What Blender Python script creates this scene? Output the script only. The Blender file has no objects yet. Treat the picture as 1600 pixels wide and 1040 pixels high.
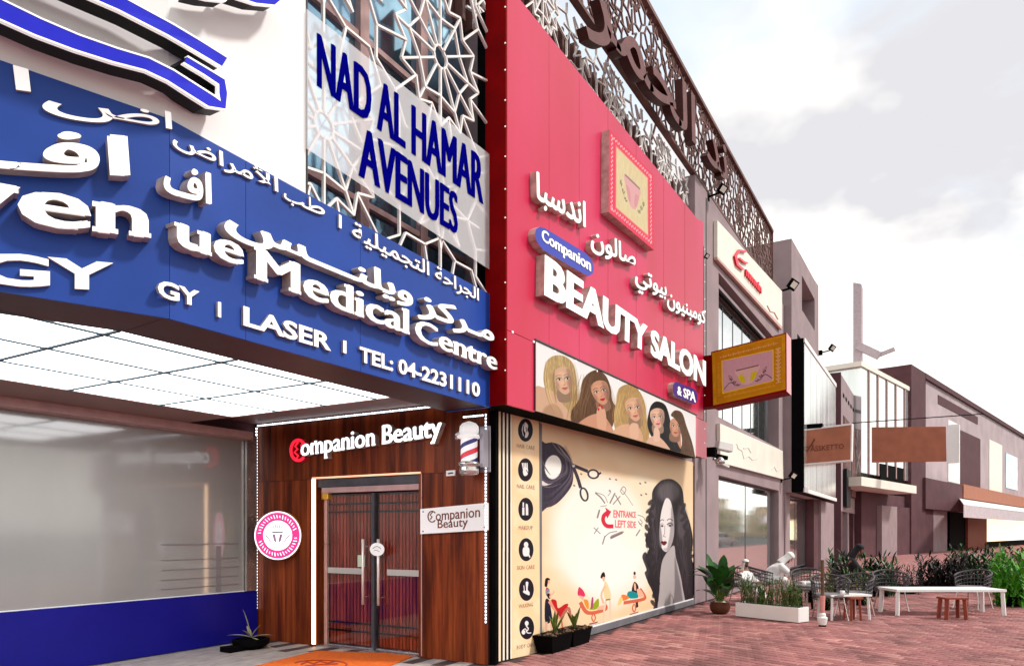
import bpy, bmesh, math, random
import numpy as np
from mathutils import Vector, Matrix
random.seed(7); rng = np.random.default_rng(7)
sc = bpy.context.scene
COL = sc.collection
R = math.radians

# ------------------------------------------------------------------ camera
YAW = math.atan2(0.509, 0.861)
FPX, CX, HOR, EYE = 1124.0, 800.0, 830.0, 1.6
cd = bpy.data.cameras.new('camera'); cam = bpy.data.objects.new('camera', cd); COL.objects.link(cam)
cam.location = (0, 0, EYE); cam.rotation_euler = (R(90), 0, YAW - R(90))
cd.sensor_width = 36; cd.lens = 36 * FPX / 1600; cd.shift_y = (HOR - 520) / 1600
cd.clip_start = 0.05; cd.clip_end = 6000
sc.camera = cam
# ------------------------------------------------------------------ world and sun
SKYOFF = (0.0, 0.0, 0.0)
SUN = Vector((0.30, -0.72, 0.85)).normalized()
w = bpy.data.worlds.new('World'); sc.world = w; w.use_nodes = True
nt = w.node_tree; N = nt.nodes; L = nt.links
bg = N['Background']
sky = N.new('ShaderNodeTexSky'); sky.sky_type = 'NISHITA'; sky.sun_disc = False
sky.sun_elevation = math.asin(SUN.z); sky.sun_rotation = math.atan2(SUN.x, SUN.y)
sky.air_density = 1.0; sky.dust_density = 2.0
tc = N.new('ShaderNodeTexCoord'); sep = N.new('ShaderNodeSeparateXYZ'); L.new(tc.outputs['Generated'], sep.inputs[0])
mx = N.new('ShaderNodeMath'); mx.operation = 'MAXIMUM'; mx.inputs[1].default_value = 0.0; L.new(sep.outputs[2], mx.inputs[0])
ad = N.new('ShaderNodeMath'); ad.operation = 'ADD'; ad.inputs[1].default_value = 0.22; L.new(mx.outputs[0], ad.inputs[0])
dv = N.new('ShaderNodeVectorMath'); dv.operation = 'DIVIDE'; L.new(tc.outputs['Generated'], dv.inputs[0])
cb = N.new('ShaderNodeCombineXYZ')
for i in range(3): L.new(ad.outputs[0], cb.inputs[i])
L.new(cb.outputs[0], dv.inputs[1])
ns = N.new('ShaderNodeTexNoise'); ns.inputs['Scale'].default_value = 1.3; ns.inputs['Detail'].default_value = 7
ns.inputs['Roughness'].default_value = 0.55; ns.inputs['Distortion'].default_value = 0.5
ofs = N.new('ShaderNodeVectorMath'); ofs.operation = 'ADD'; ofs.inputs[1].default_value = SKYOFF; L.new(dv.outputs[0], ofs.inputs[0]); L.new(ofs.outputs[0], ns.inputs['Vector'])
cr = N.new('ShaderNodeValToRGB'); cr.color_ramp.elements[0].position = 0.30; cr.color_ramp.elements[1].position = 0.50
L.new(ns.outputs[0], cr.inputs[0])
n2 = N.new('ShaderNodeTexNoise'); n2.inputs['Scale'].default_value = 1.9; n2.inputs['Detail'].default_value = 5
L.new(ofs.outputs[0], n2.inputs['Vector'])
cr2 = N.new('ShaderNodeValToRGB')
cr2.color_ramp.elements[0].position = 0.45; cr2.color_ramp.elements[0].color = (6.0, 5.95, 6.2, 1)
cr2.color_ramp.elements[1].position = 0.64; cr2.color_ramp.elements[1].color = (12.8, 12.3, 11.0, 1)
L.new(n2.outputs[0], cr2.inputs[0])
mixc = N.new('ShaderNodeMixRGB'); L.new(cr.outputs[0], mixc.inputs[0]); L.new(cr2.outputs[0], mixc.inputs[2])
gain = N.new('ShaderNodeVectorMath'); gain.operation = 'MULTIPLY_ADD'; gain.inputs[1].default_value = (0.7, 0.7, 0.62); gain.inputs[2].default_value = (5.2, 5.6, 5.9)
L.new(sky.outputs[0], gain.inputs[0]); L.new(gain.outputs[0], mixc.inputs[1])
# a veil that whitens towards the horizon all round
hz = N.new('ShaderNodeMapRange'); hz.inputs[1].default_value = 0.0; hz.inputs[2].default_value = 0.33; hz.inputs[3].default_value = 1.0; hz.inputs[4].default_value = 0.0
L.new(mx.outputs[0], hz.inputs[0])
mixh = N.new('ShaderNodeMixRGB'); L.new(hz.outputs[0], mixh.inputs[0]); L.new(mixc.outputs[0], mixh.inputs[1]); mixh.inputs[2].default_value = (12.6, 12.1, 10.9, 1)
L.new(mixh.outputs[0], bg.inputs[0]); bg.inputs[1].default_value = 0.078
sd = bpy.data.lights.new('sun', 'SUN'); sd.energy = 1.9; sd.angle = R(7); sd.color = (1, 0.95, 0.88)
so = bpy.data.objects.new('sun', sd); COL.objects.link(so); so.rotation_euler = (-SUN).to_track_quat('-Z', 'Y').to_euler(); so.location = (0, -20, 30)
sc.view_settings.view_transform = 'Standard'; sc.view_settings.look = 'None'
sc.view_settings.exposure = 0.80; sc.view_settings.gamma = 1.0
sc.cycles.use_denoising = True
sc.cycles.max_bounces = 8

# ------------------------------------------------------------------ ray helpers: photo pixel -> point on a plane of the place
FW = Vector((math.cos(YAW), math.sin(YAW), 0)); RT = Vector((math.sin(YAW), -math.cos(YAW), 0)); CAMP = Vector((0, 0, EYE))
class Plane:
    def __init__(s, p, n): s.p = Vector(p); s.n = Vector(n).normalized()
def PY(y): return Plane((0, y, 0), (0, -1, 0))
def PX(x): return Plane((x, 0, 0), (-1, 0, 0))
def PZ(z, up=1): return Plane((0, 0, z), (0, 0, up))
def U(px, py, pl):
    d = FW + RT * ((px - CX) / FPX) + Vector((0, 0, (HOR - py) / FPX))
    t = (pl.p - CAMP).dot(pl.n) / d.dot(pl.n)
    return CAMP + d * t
def XP(px, y): return U(px, HOR, PY(y)).x
def ZP(px, py, y): return U(px, py, PY(y)).z
def proj(p):
    v = Vector(p) - CAMP; z = v.dot(FW); return CX + FPX * v.dot(RT) / z, HOR - FPX * v.z / z, z
def homog(q):
    """unit square (0,0)=TL (1,0)=TR (1,1)=BR (0,1)=BL  ->  quad q"""
    src = [(0, 0), (1, 0), (1, 1), (0, 1)]; A = []; b = []
    for (u, v), (x, y) in zip(src, q):
        A.append([u, v, 1, 0, 0, 0, -u * x, -v * x]); b.append(x)
        A.append([0, 0, 0, u, v, 1, -u * y, -v * y]); b.append(y)
    h = np.linalg.solve(np.array(A, float), np.array(b, float)); return np.append(h, 1).reshape(3, 3)
def hap(H, u, v):
    x, y, k = H @ np.array([u, v, 1.0]); return x / k, y / k

# ------------------------------------------------------------------ materials
def mat(name, col, rough=0.5, metal=0.0, var=0.0, vscale=6.0, bump=0.0, bscale=30.0, emit=None, es=0.0, coat=0.0, alpha=1.0, col2=None, stretch=(1, 1, 1), spec=0.28, trans=0.0):
    m = bpy.data.materials.new(name); m.use_nodes = True; n = m.node_tree.nodes; l = m.node_tree.links; p = n['Principled BSDF']
    p.inputs['Base Color'].default_value = (*col, 1); p.inputs['Roughness'].default_value = rough; p.inputs['Metallic'].default_value = metal
    p.inputs['Coat Weight'].default_value = coat; p.inputs['Coat Roughness'].default_value = 0.06; p.inputs['Alpha'].default_value = alpha
    p.inputs['Specular IOR Level'].default_value = spec; p.inputs['Transmission Weight'].default_value = trans
    t = n.new('ShaderNodeTexCoord'); mp = n.new('ShaderNodeMapping'); mp.inputs['Scale'].default_value = stretch; l.new(t.outputs['Object'], mp.inputs[0])
    if var > 0 or col2:
        c2 = col2 if col2 else tuple(min(1, c * (1 + var)) for c in col); c1 = col if col2 else tuple(c * (1 - var) for c in col)
        a = n.new('ShaderNodeTexNoise'); a.inputs['Scale'].default_value = vscale; a.inputs['Detail'].default_value = 6; l.new(mp.outputs[0], a.inputs['Vector'])
        r = n.new('ShaderNodeValToRGB'); r.color_ramp.elements[0].position = 0.35; r.color_ramp.elements[1].position = 0.65
        r.color_ramp.elements[0].color = (*c1, 1); r.color_ramp.elements[1].color = (*c2, 1)
        l.new(a.outputs[0], r.inputs[0]); l.new(r.outputs[0], p.inputs['Base Color'])
        rr = n.new('ShaderNodeMapRange'); rr.inputs[3].default_value = max(0, rough - 0.08); rr.inputs[4].default_value = min(1, rough + 0.08); l.new(a.outputs[0], rr.inputs[0]); l.new(rr.outputs[0], p.inputs['Roughness'])
    if bump > 0:
        b = n.new('ShaderNodeTexNoise'); b.inputs['Scale'].default_value = bscale; b.inputs['Detail'].default_value = 4; l.new(mp.outputs[0], b.inputs['Vector'])
        bb = n.new('ShaderNodeBump'); bb.inputs['Strength'].default_value = bump; bb.inputs['Distance'].default_value = 0.01; l.new(b.outputs[0], bb.inputs['Height']); l.new(bb.outputs[0], p.inputs['Normal'])
    if emit: p.inputs['Emission Color'].default_value = (*emit, 1); p.inputs['Emission Strength'].default_value = es
    return m
M = {}
M['white'] = mat('white_paint', (0.80, 0.80, 0.79), 0.4, var=0.04, vscale=2)
M['board'] = mat('white_board', (0.80, 0.80, 0.80), 0.35, var=0.02, vscale=1)
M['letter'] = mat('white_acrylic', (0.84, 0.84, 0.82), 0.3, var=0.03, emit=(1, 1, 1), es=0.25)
M['letterside'] = mat('letter_return', (0.52, 0.46, 0.41), 0.35, metal=0.3, var=0.25, vscale=9)
M['blue'] = mat('blue_sign_sheet', (0.008, 0.050, 0.30), 0.45, var=0.10, vscale=1.3, bump=0.04, bscale=2)
M['blueband'] = mat('navy_film', (0.004, 0.004, 0.17), 0.4, var=0.06, vscale=2, spec=0.2)
M['neon'] = mat('blue_acrylic', (0.012, 0.016, 0.56), 0.25, var=0.05)
M['navytext'] = mat('navy_print', (0.001, 0.001, 0.17), 0.8, var=0.03, spec=0.0)
M['dark'] = mat('dark_metal', (0.010, 0.009, 0.012), 0.5, var=0.2, spec=0.15)
M['black'] = mat('black_paint', (0.003, 0.0025, 0.003), 0.7, var=0.2, spec=0.03)
M['red'] = mat('red_sign_sheet', (0.50, 0.003, 0.040), 0.36, col2=(0.59, 0.016, 0.092), vscale=0.8, stretch=(1.0, 1, 0.22), bump=0.12, bscale=0.9, spec=0.4)  # pinkish upright streaks put the sky's reflection into the sheet colour
M['pinkend'] = mat('pale_red_sheet', (0.72, 0.10, 0.16), 0.35, var=0.1, vscale=1)
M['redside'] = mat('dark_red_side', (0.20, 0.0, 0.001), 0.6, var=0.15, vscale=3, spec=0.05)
M['maroon'] = mat('maroon_soffit', (0.050, 0.010, 0.008), 0.5, var=0.15, vscale=2)
M['lattice'] = mat('lattice_white', (0.80, 0.78, 0.76), 0.5, var=0.06)
M['bronze'] = mat('lattice_bronze', (0.15, 0.075, 0.065), 0.6, var=0.25, vscale=3)
M['bronzelight'] = mat('bronze_face', (0.14, 0.055, 0.055), 0.6, var=0.2, vscale=3)
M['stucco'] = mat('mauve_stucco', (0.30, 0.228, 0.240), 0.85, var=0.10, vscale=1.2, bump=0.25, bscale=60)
M['stuccofar'] = mat('hazed_mauve_stucco', (0.44, 0.35, 0.37), 0.9, var=0.12, vscale=0.5)  # mauve stucco lightened so its colour carries the distance haze
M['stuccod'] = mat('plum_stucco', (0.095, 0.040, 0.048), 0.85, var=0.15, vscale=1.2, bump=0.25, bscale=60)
M['cream'] = mat('cream_panel', (0.80, 0.77, 0.68), 0.45, var=0.04, vscale=1.5)
M['glass'] = mat('mirror_glass', (0.80, 0.86, 0.87), 0.03, metal=0.95, var=0.02)
M['glassblue'] = mat('blue_mirror_glass', (0.30, 0.50, 0.66), 0.06, metal=0.9, var=0.45, vscale=0.9, bump=0.12, bscale=1.5)
M['louvre'] = mat('pink_mullion', (0.40, 0.25, 0.24), 0.5, var=0.1)
M['frame'] = mat('dark_frame', (0.05, 0.05, 0.06), 0.4, var=0.2)
M['steel'] = mat('brushed_steel', (0.62, 0.58, 0.56), 0.25, metal=0.9, var=0.08)
M['handle'] = mat('pale_handle', (0.72, 0.64, 0.60), 0.3, metal=0.3, var=0.05)
M['terra'] = mat('terracotta_board', (0.37, 0.13, 0.075), 0.55, var=0.10, vscale=2)
M['brownlet'] = mat('brown_lettering', (0.16, 0.035, 0.02), 0.5, var=0.1)
M['gold'] = mat('gold_board', (0.50, 0.27, 0.015), 0.45, var=0.25, vscale=7)
M['mat'] = mat('orange_mat', (0.52, 0.095, 0.008), 0.95, var=0.15, vscale=25, bump=0.5, bscale=250)
M['matlogo'] = mat('mat_logo', (0.19, 0.016, 0.004), 0.95, var=0.1)
M['kerb'] = mat('grey_plinth', (0.15, 0.145, 0.16), 0.6, var=0.15, vscale=3)
M['porch'] = mat('porch_plank', (0.21, 0.185, 0.175), 0.5, col2=(0.42, 0.375, 0.35), vscale=3, stretch=(1.2, 9, 1), bump=0.1)
M['grout'] = mat('grout', (0.075, 0.05, 0.05), 0.95, var=0.1, spec=0.05)
M['led'] = mat('led_white', (0.9, 0.93, 1), 0.5, emit=(0.82, 0.92, 1), es=2.2)
M['ledwarm'] = mat('led_warm', (1, 0.8, 0.6), 0.5, emit=(1, 0.62, 0.36), es=3.0)
M['ledpanel'] = mat('light_panel', (0.9, 0.9, 0.9), 0.5, emit=(0.95, 0.98, 1), es=3.3)
M['gridline'] = mat('ceiling_grid', (0.02, 0.05, 0.07), 0.5, var=0.1)
M['darkstick'] = mat('ceiling_mauve', (0.22, 0.125, 0.11), 0.5, var=0.1, vscale=2)
M['rattan'] = mat('grey_rattan', (0.075, 0.068, 0.075), 0.7, var=0.3, vscale=12)
M['cushion'] = mat('grey_cushion', (0.20, 0.19, 0.20), 0.9, var=0.1)
M['robe'] = mat('white_cotton', (0.80, 0.79, 0.78), 0.85, var=0.05, bump=0.5, bscale=9)
M['abaya'] = mat('black_cloth', (0.012, 0.011, 0.014), 0.8, var=0.2, bump=0.4, bscale=9)
M['skin'] = mat('skin', (0.30, 0.13, 0.075), 0.55, var=0.08)
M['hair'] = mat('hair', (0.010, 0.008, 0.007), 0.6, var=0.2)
M['leaf'] = mat('leaf_dark', (0.008, 0.045, 0.008), 0.4, col2=(0.022, 0.105, 0.014), vscale=5)
M['leafmid'] = mat('leaf_mid', (0.05, 0.095, 0.012), 0.5, col2=(0.13, 0.18, 0.03), vscale=9)
M['leafbright'] = mat('leaf_bright', (0.04, 0.22, 0.01), 0.45, col2=(0.09, 0.34, 0.02), vscale=4)
M['bark'] = mat('bark', (0.12, 0.075, 0.045), 0.9, var=0.3, vscale=15, bump=0.5)
M['potbrown'] = mat('pot_brown', (0.10, 0.035, 0.018), 0.35, var=0.2)
M['soil'] = mat('soil', (0.03, 0.02, 0.015), 0.95, var=0.3, vscale=40)
M['pebble'] = mat('white_pebbles', (0.75, 0.73, 0.7), 0.8, var=0.1, vscale=30)
M['asphalt'] = mat('asphalt', (0.05, 0.05, 0.052), 0.9, var=0.2, vscale=4, bump=0.3)
M['sand'] = mat('sand_wall', (0.45, 0.34, 0.22), 0.9, var=0.12, vscale=0.3)
M['sandroof'] = mat('sand_roof', (0.33, 0.18, 0.10), 0.9, var=0.12, vscale=0.3)
M['farglass'] = mat('far_tower_glass', (0.25, 0.33, 0.38), 0.3, var=0.1, vscale=0.05)
M['carw'] = mat('car_white', (0.75, 0.75, 0.75), 0.25, coat=0.6, var=0.02)
M['cars'] = mat('car_silver', (0.28, 0.28, 0.29), 0.3, metal=0.5, coat=0.6, var=0.02)
M['card'] = mat('car_dark', (0.03, 0.035, 0.05), 0.25, coat=0.8, var=0.02)
M['tyre'] = mat('tyre', (0.01, 0.01, 0.01), 0.9, var=0.1)
M['redpaint'] = mat('red_paint', (0.55, 0.02, 0.04), 0.4, var=0.05)
M['redlit'] = mat('red_lit_letter', (0.75, 0.02, 0.04), 0.35, var=0.05, emit=(1, 0.02, 0.05), es=0.5)
M['textlit'] = mat('white_lit_letter', (0.9, 0.9, 0.9), 0.35, var=0.02, emit=(0.9, 0.97, 1), es=0.9)
M['bluepill'] = mat('blue_pill', (0.03, 0.05, 0.42), 0.35, var=0.05)
M['purplepill'] = mat('purple_pill', (0.05, 0.02, 0.20), 0.35, var=0.05)
M['rose'] = mat('rose_metal', (0.62, 0.33, 0.28), 0.3, metal=0.4, var=0.08)
M['wood2'] = mat('red_timber', (0.25, 0.05, 0.025), 0.5, var=0.2, stretch=(1, 1, 0.1), vscale=20)
M['goldmetal'] = mat('gold_metal', (0.75, 0.42, 0.06), 0.3, metal=0.7, var=0.1)
# walnut cladding: streaks running up the board, a different tone for every board
def wood(name, c1, c2, c3, rough=0.38):
    m = bpy.data.materials.new(name); m.use_nodes = True; n = m.node_tree.nodes; l = m.node_tree.links; p = n['Principled BSDF']
    g = n.new('ShaderNodeNewGeometry'); oi = n.new('ShaderNodeObjectInfo'); mp = n.new('ShaderNodeMapping'); mp.inputs['Scale'].default_value = (9, 9, 0.7)
    l.new(g.outputs['Position'], mp.inputs[0]); ml = n.new('ShaderNodeMath'); ml.operation = 'MULTIPLY'; ml.inputs[1].default_value = 37; l.new(oi.outputs['Random'], ml.inputs[0])
    c = n.new('ShaderNodeCombineXYZ'); l.new(ml.outputs[0], c.inputs[2]); l.new(c.outputs[0], mp.inputs['Location'])
    a = n.new('ShaderNodeTexNoise'); a.inputs['Scale'].default_value = 1; a.inputs['Detail'].default_value = 8; a.inputs['Distortion'].default_value = 0.35; a.inputs['Roughness'].default_value = 0.6
    l.new(mp.outputs[0], a.inputs['Vector']); r = n.new('ShaderNodeValToRGB'); e = r.color_ramp.elements; e[0].position = 0.36; e[0].color = (*c1, 1); e[1].position = 0.66; e[1].color = (*c3, 1)
    x = e.new(0.5); x.color = (*c2, 1); l.new(a.outputs[0], r.inputs[0])
    hv = n.new('ShaderNodeHueSaturation'); mr = n.new('ShaderNodeMapRange'); mr.inputs[3].default_value = 0.75; mr.inputs[4].default_value = 1.25; l.new(oi.outputs['Random'], mr.inputs[0]); l.new(mr.outputs[0], hv.inputs['Value'])
    l.new(r.outputs[0], hv.inputs['Color']); l.new(hv.outputs[0], p.inputs['Base Color']); p.inputs['Roughness'].default_value = rough; p.inputs['Specular IOR Level'].default_value = 0.15
    b = n.new('ShaderNodeBump'); b.inputs['Strength'].default_value = 0.15; b.inputs['Distance'].default_value = 0.005; l.new(a.outputs[0], b.inputs['Height']); l.new(b.outputs[0], p.inputs['Normal'])
    return m
M['walnut'] = wood('walnut_cladding', (0.060, 0.010, 0.004), (0.145, 0.027, 0.007), (0.235, 0.050, 0.013))
M['slat'] = wood('slat_timber', (0.16, 0.022, 0.012), (0.28, 0.045, 0.025), (0.38, 0.075, 0.045), 0.3)
def attrmat(name, base, rough, bump):
    m = bpy.data.materials.new(name); m.use_nodes = True; n = m.node_tree.nodes; l = m.node_tree.links; p = n['Principled BSDF']
    at = n.new('ShaderNodeAttribute'); at.attribute_name = 'tint'; g = n.new('ShaderNodeNewGeometry'); a = n.new('ShaderNodeTexNoise'); a.inputs['Scale'].default_value = 1.1; a.inputs['Detail'].default_value = 8
    l.new(g.outputs['Position'], a.inputs['Vector']); r = n.new('ShaderNodeMapRange'); r.inputs[1].default_value = 0.3; r.inputs[2].default_value = 0.7; r.inputs[3].default_value = 0.62; r.inputs[4].default_value = 1.28; l.new(a.outputs[0], r.inputs[0])
    v = n.new('ShaderNodeVectorMath'); v.operation = 'SCALE'; l.new(at.outputs['Color'], v.inputs[0]); l.new(r.outputs[0], v.inputs['Scale']); l.new(v.outputs[0], p.inputs['Base Color'])
    p.inputs['Roughness'].default_value = rough; b2 = n.new('ShaderNodeTexNoise'); b2.inputs['Scale'].default_value = 120; l.new(g.outputs['Position'], b2.inputs['Vector'])
    b = n.new('ShaderNodeBump'); b.inputs['Strength'].default_value = bump; b.inputs['Distance'].default_value = 0.004; l.new(b2.outputs[0], b.inputs['Height']); l.new(b.outputs[0], p.inputs['Normal'])
    return m
M['brick'] = attrmat('paver_clay', None, 0.8, 0.5)

# ------------------------------------------------------------------ mesh and object helpers
class MB:
    def __init__(s): s.V = []; s.F = []; s.I = []
    def add(s, V, F, i=0):
        o = len(s.V); s.V += [tuple(v) for v in V]; s.F += [tuple(a + o for a in f) for f in F]; s.I += [i] * len(F); return s
    def box(s, x0, x1, y0, y1, z0, z1, i=0):
        V = [(x, y, z) for x in (x0, x1) for y in (y0, y1) for z in (z0, z1)]
        return s.add(V, [(0, 1, 3, 2), (4, 6, 7, 5), (0, 4, 5, 1), (2, 3, 7, 6), (0, 2, 6, 4), (1, 5, 7, 3)], i)
    def hexa(s, A, B, i=0, ib=None):
        """A front ring, B back ring"""
        n = len(A); s.add(A, [tuple(range(n))], i)
        F = [(k, (k + 1) % n, n + (k + 1) % n, n + k) for k in range(n)] + [tuple(range(2 * n - 1, n - 1, -1))]
        return s.add(list(A) + list(B), F, i if ib is None else ib)
    def bar(s, p, q, wd, up=(0, 0, 1), hd=None, i=0):
        p, q = Vector(p), Vector(q); d = (q - p).normalized(); up = Vector(up); a = d.cross(up)
        if a.length < 1e-4: a = d.cross(Vector((1, 0, 0)))
        a.normalize(); b = a.cross(d); hd = hd or wd; a *= wd / 2; b *= hd / 2
        V = [p - a - b, p + a - b, p + a + b, p - a + b, q - a - b, q + a - b, q + a + b, q - a + b]
        return s.add(V, [(0, 3, 2, 1), (4, 5, 6, 7), (0, 1, 5, 4), (1, 2, 6, 5), (2, 3, 7, 6), (3, 0, 4, 7)], i)
    def tube(s, pts, r, n=8, i=0, cap=True):
        pts = [Vector(p) for p in pts]; rs = r if isinstance(r, (list, tuple)) else [r] * len(pts); V = []; F = []
        for k, p in enumerate(pts):
            d = (pts[min(k + 1, len(pts) - 1)] - pts[max(k - 1, 0)]).normalized(); a = d.cross(Vector((0, 0, 1)))
            if a.length < 1e-3: a = d.cross(Vector((1, 0, 0)))
            a.normalize(); b = d.cross(a)
            for j in range(n):
                t = 2 * math.pi * j / n; V.append(p + (a * math.cos(t) + b * math.sin(t)) * rs[k])
        for k in range(len(pts) - 1):
            for j in range(n): F.append((k * n + j, k * n + (j + 1) % n, (k + 1) * n + (j + 1) % n, (k + 1) * n + j))
        if cap: F += [tuple(range(n - 1, -1, -1)), tuple(range((len(pts) - 1) * n, len(pts) * n))]
        return s.add(V, F, i)
    def lathe(s, c, prof, n=20, i=0, axis=(0, 0, 1)):
        ax = Vector(axis).normalized(); a = ax.cross(Vector((0, 1, 0.01))).normalized(); b = ax.cross(a); c = Vector(c); V = []; F = []
        for (r, h) in prof:
            for j in range(n):
                t = 2 * math.pi * j / n; V.append(c + ax * h + (a * math.cos(t) + b * math.sin(t)) * max(r, 1e-4))
        for k in range(len(prof) - 1):
            for j in range(n): F.append((k * n + j, k * n + (j + 1) % n, (k + 1) * n + (j + 1) % n, (k + 1) * n + j))
        F += [tuple(range(n - 1, -1, -1)), tuple(range((len(prof) - 1) * n, len(prof) * n))]
        return s.add(V, F, i)
    def build(s, name, mats, parent=None, smooth=False, bevel=0.0):
        mats = mats if isinstance(mats, (list, tuple)) else [mats]; org = Vector(parent['_o']) if parent is not None and '_o' in parent else Vector((0, 0, 0))
        me = bpy.data.meshes.new(name); me.from_pydata([tuple(Vector(v) - org) for v in s.V], [], s.F); me.validate()
        bm = bmesh.new(); bm.from_mesh(me); bmesh.ops.recalc_face_normals(bm, faces=bm.faces); bm.to_mesh(me); bm.free()
        for m in mats: me.materials.append(M[m] if isinstance(m, str) else m)
        if len(me.polygons) == len(s.I): me.polygons.foreach_set('material_index', s.I)
        if smooth: me.polygons.foreach_set('use_smooth', [True] * len(me.polygons))
        return link(name, me, parent, bevel)
def link(name, me, parent=None, bevel=0.0):
    o = bpy.data.objects.new(name, me); COL.objects.link(o)
    if parent is not None:
        o.parent = parent
        if '_o' in parent: o['_o'] = list(parent['_o'])
    if bevel > 0:
        b = o.modifiers.new('bevel', 'BEVEL'); b.width = bevel; b.segments = 2; b.limit_method = 'ANGLE'
    return o
def thing(name, label, cat, loc=(0, 0, 0), group=None):
    o = bpy.data.objects.new(name, None); COL.objects.link(o); o.empty_display_size = 0.2; o.location = loc
    o['_o'] = list(loc); o['label'] = label; o['category'] = cat
    if group: o['group'] = group
    return o
def tag(o, label=None, cat=None, group=None, kind=None):
    if label: o['label'] = label
    if cat: o['category'] = cat
    if group: o['group'] = group
    if kind: o['kind'] = kind
    return o
def dup(root, loc, rz=0, sc_=1, label=None):
    r = root.copy(); COL.objects.link(r); r.location = loc; r.rotation_euler = (0, 0, rz); r.scale = (sc_,) * 3
    if label: r['label'] = label
    for ch in list(root.children):
        c = ch.copy(); COL.objects.link(c); c.parent = r
        for g in list(ch.children):
            d = g.copy(); COL.objects.link(d); d.parent = c
    return r
def pslab(name, q, pl, depth, mats, parent=None, proud=0.0, bevel=0.0):
    """a sheet whose front face fills the traced corners q (TL,TR,BR,BL) on plane pl, with real thickness behind it"""
    off = pl.n * proud; pl2 = Plane(pl.p + off, pl.n)
    A = [U(x, y, pl2) for x, y in q]; B = [a - pl.n * depth for a in A]
    mats = mats if isinstance(mats, (list, tuple)) else [mats]
    mb = MB(); mb.add(A + B, [(0, 1, 2, 3)], 0); n = len(A)
    mb.F[-1] = tuple(range(n))
    ex = [(k, (k + 1) % n, n + (k + 1) % n, n + k) for k in range(n)] + [tuple(range(2 * n - 1, n - 1, -1))]
    mb.F += ex; mb.I += [len(mats) - 1] * len(ex)
    return mb.build(name, mats, parent, bevel=bevel)

# ------------------------------------------------------------------ writing
AR = {'ا': (0xFE8D, 0xFE8E), 'أ': (0xFE83, 0xFE84), 'ب': (0xFE8F, 0xFE90, 0xFE91, 0xFE92), 'ة': (0xFE93, 0xFE94), 'ت': (0xFE95, 0xFE96, 0xFE97, 0xFE98),
      'ج': (0xFE9D, 0xFE9E, 0xFE9F, 0xFEA0), 'ح': (0xFEA1, 0xFEA2, 0xFEA3, 0xFEA4), 'د': (0xFEA9, 0xFEAA), 'ر': (0xFEAD, 0xFEAE), 'ز': (0xFEAF, 0xFEB0),
      'س': (0xFEB1, 0xFEB2, 0xFEB3, 0xFEB4), 'ص': (0xFEB9, 0xFEBA, 0xFEBB, 0xFEBC), 'ض': (0xFEBD, 0xFEBE, 0xFEBF, 0xFEC0), 'ط': (0xFEC1, 0xFEC2, 0xFEC3, 0xFEC4),
      'ف': (0xFED1, 0xFED2, 0xFED3, 0xFED4), 'ك': (0xFED9, 0xFEDA, 0xFEDB, 0xFEDC), 'ل': (0xFEDD, 0xFEDE, 0xFEDF, 0xFEE0), 'م': (0xFEE1, 0xFEE2, 0xFEE3, 0xFEE4),
      'ن': (0xFEE5, 0xFEE6, 0xFEE7, 0xFEE8), 'و': (0xFEED, 0xFEEE), 'ي': (0xFEF1, 0xFEF2, 0xFEF3, 0xFEF4), 'ـ': (0x640, 0x640, 0x640, 0x640), 'ﻷ': (0xFEF7, 0xFEF8)}
def arabic(s):
    s = s.replace('لأ', 'ﻷ'); out = []
    for k, c in enumerate(s):
        if c not in AR: out.append(c); continue
        pj = k > 0 and s[k - 1] in AR and len(AR[s[k - 1]]) == 4
        nj = k < len(s) - 1 and s[k + 1] in AR and len(AR[c]) == 4
        f = AR[c]; out.append(chr(f[(3 if nj else 1) if pj else (2 if nj else 0)]))
    return ''.join(reversed(out))
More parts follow.
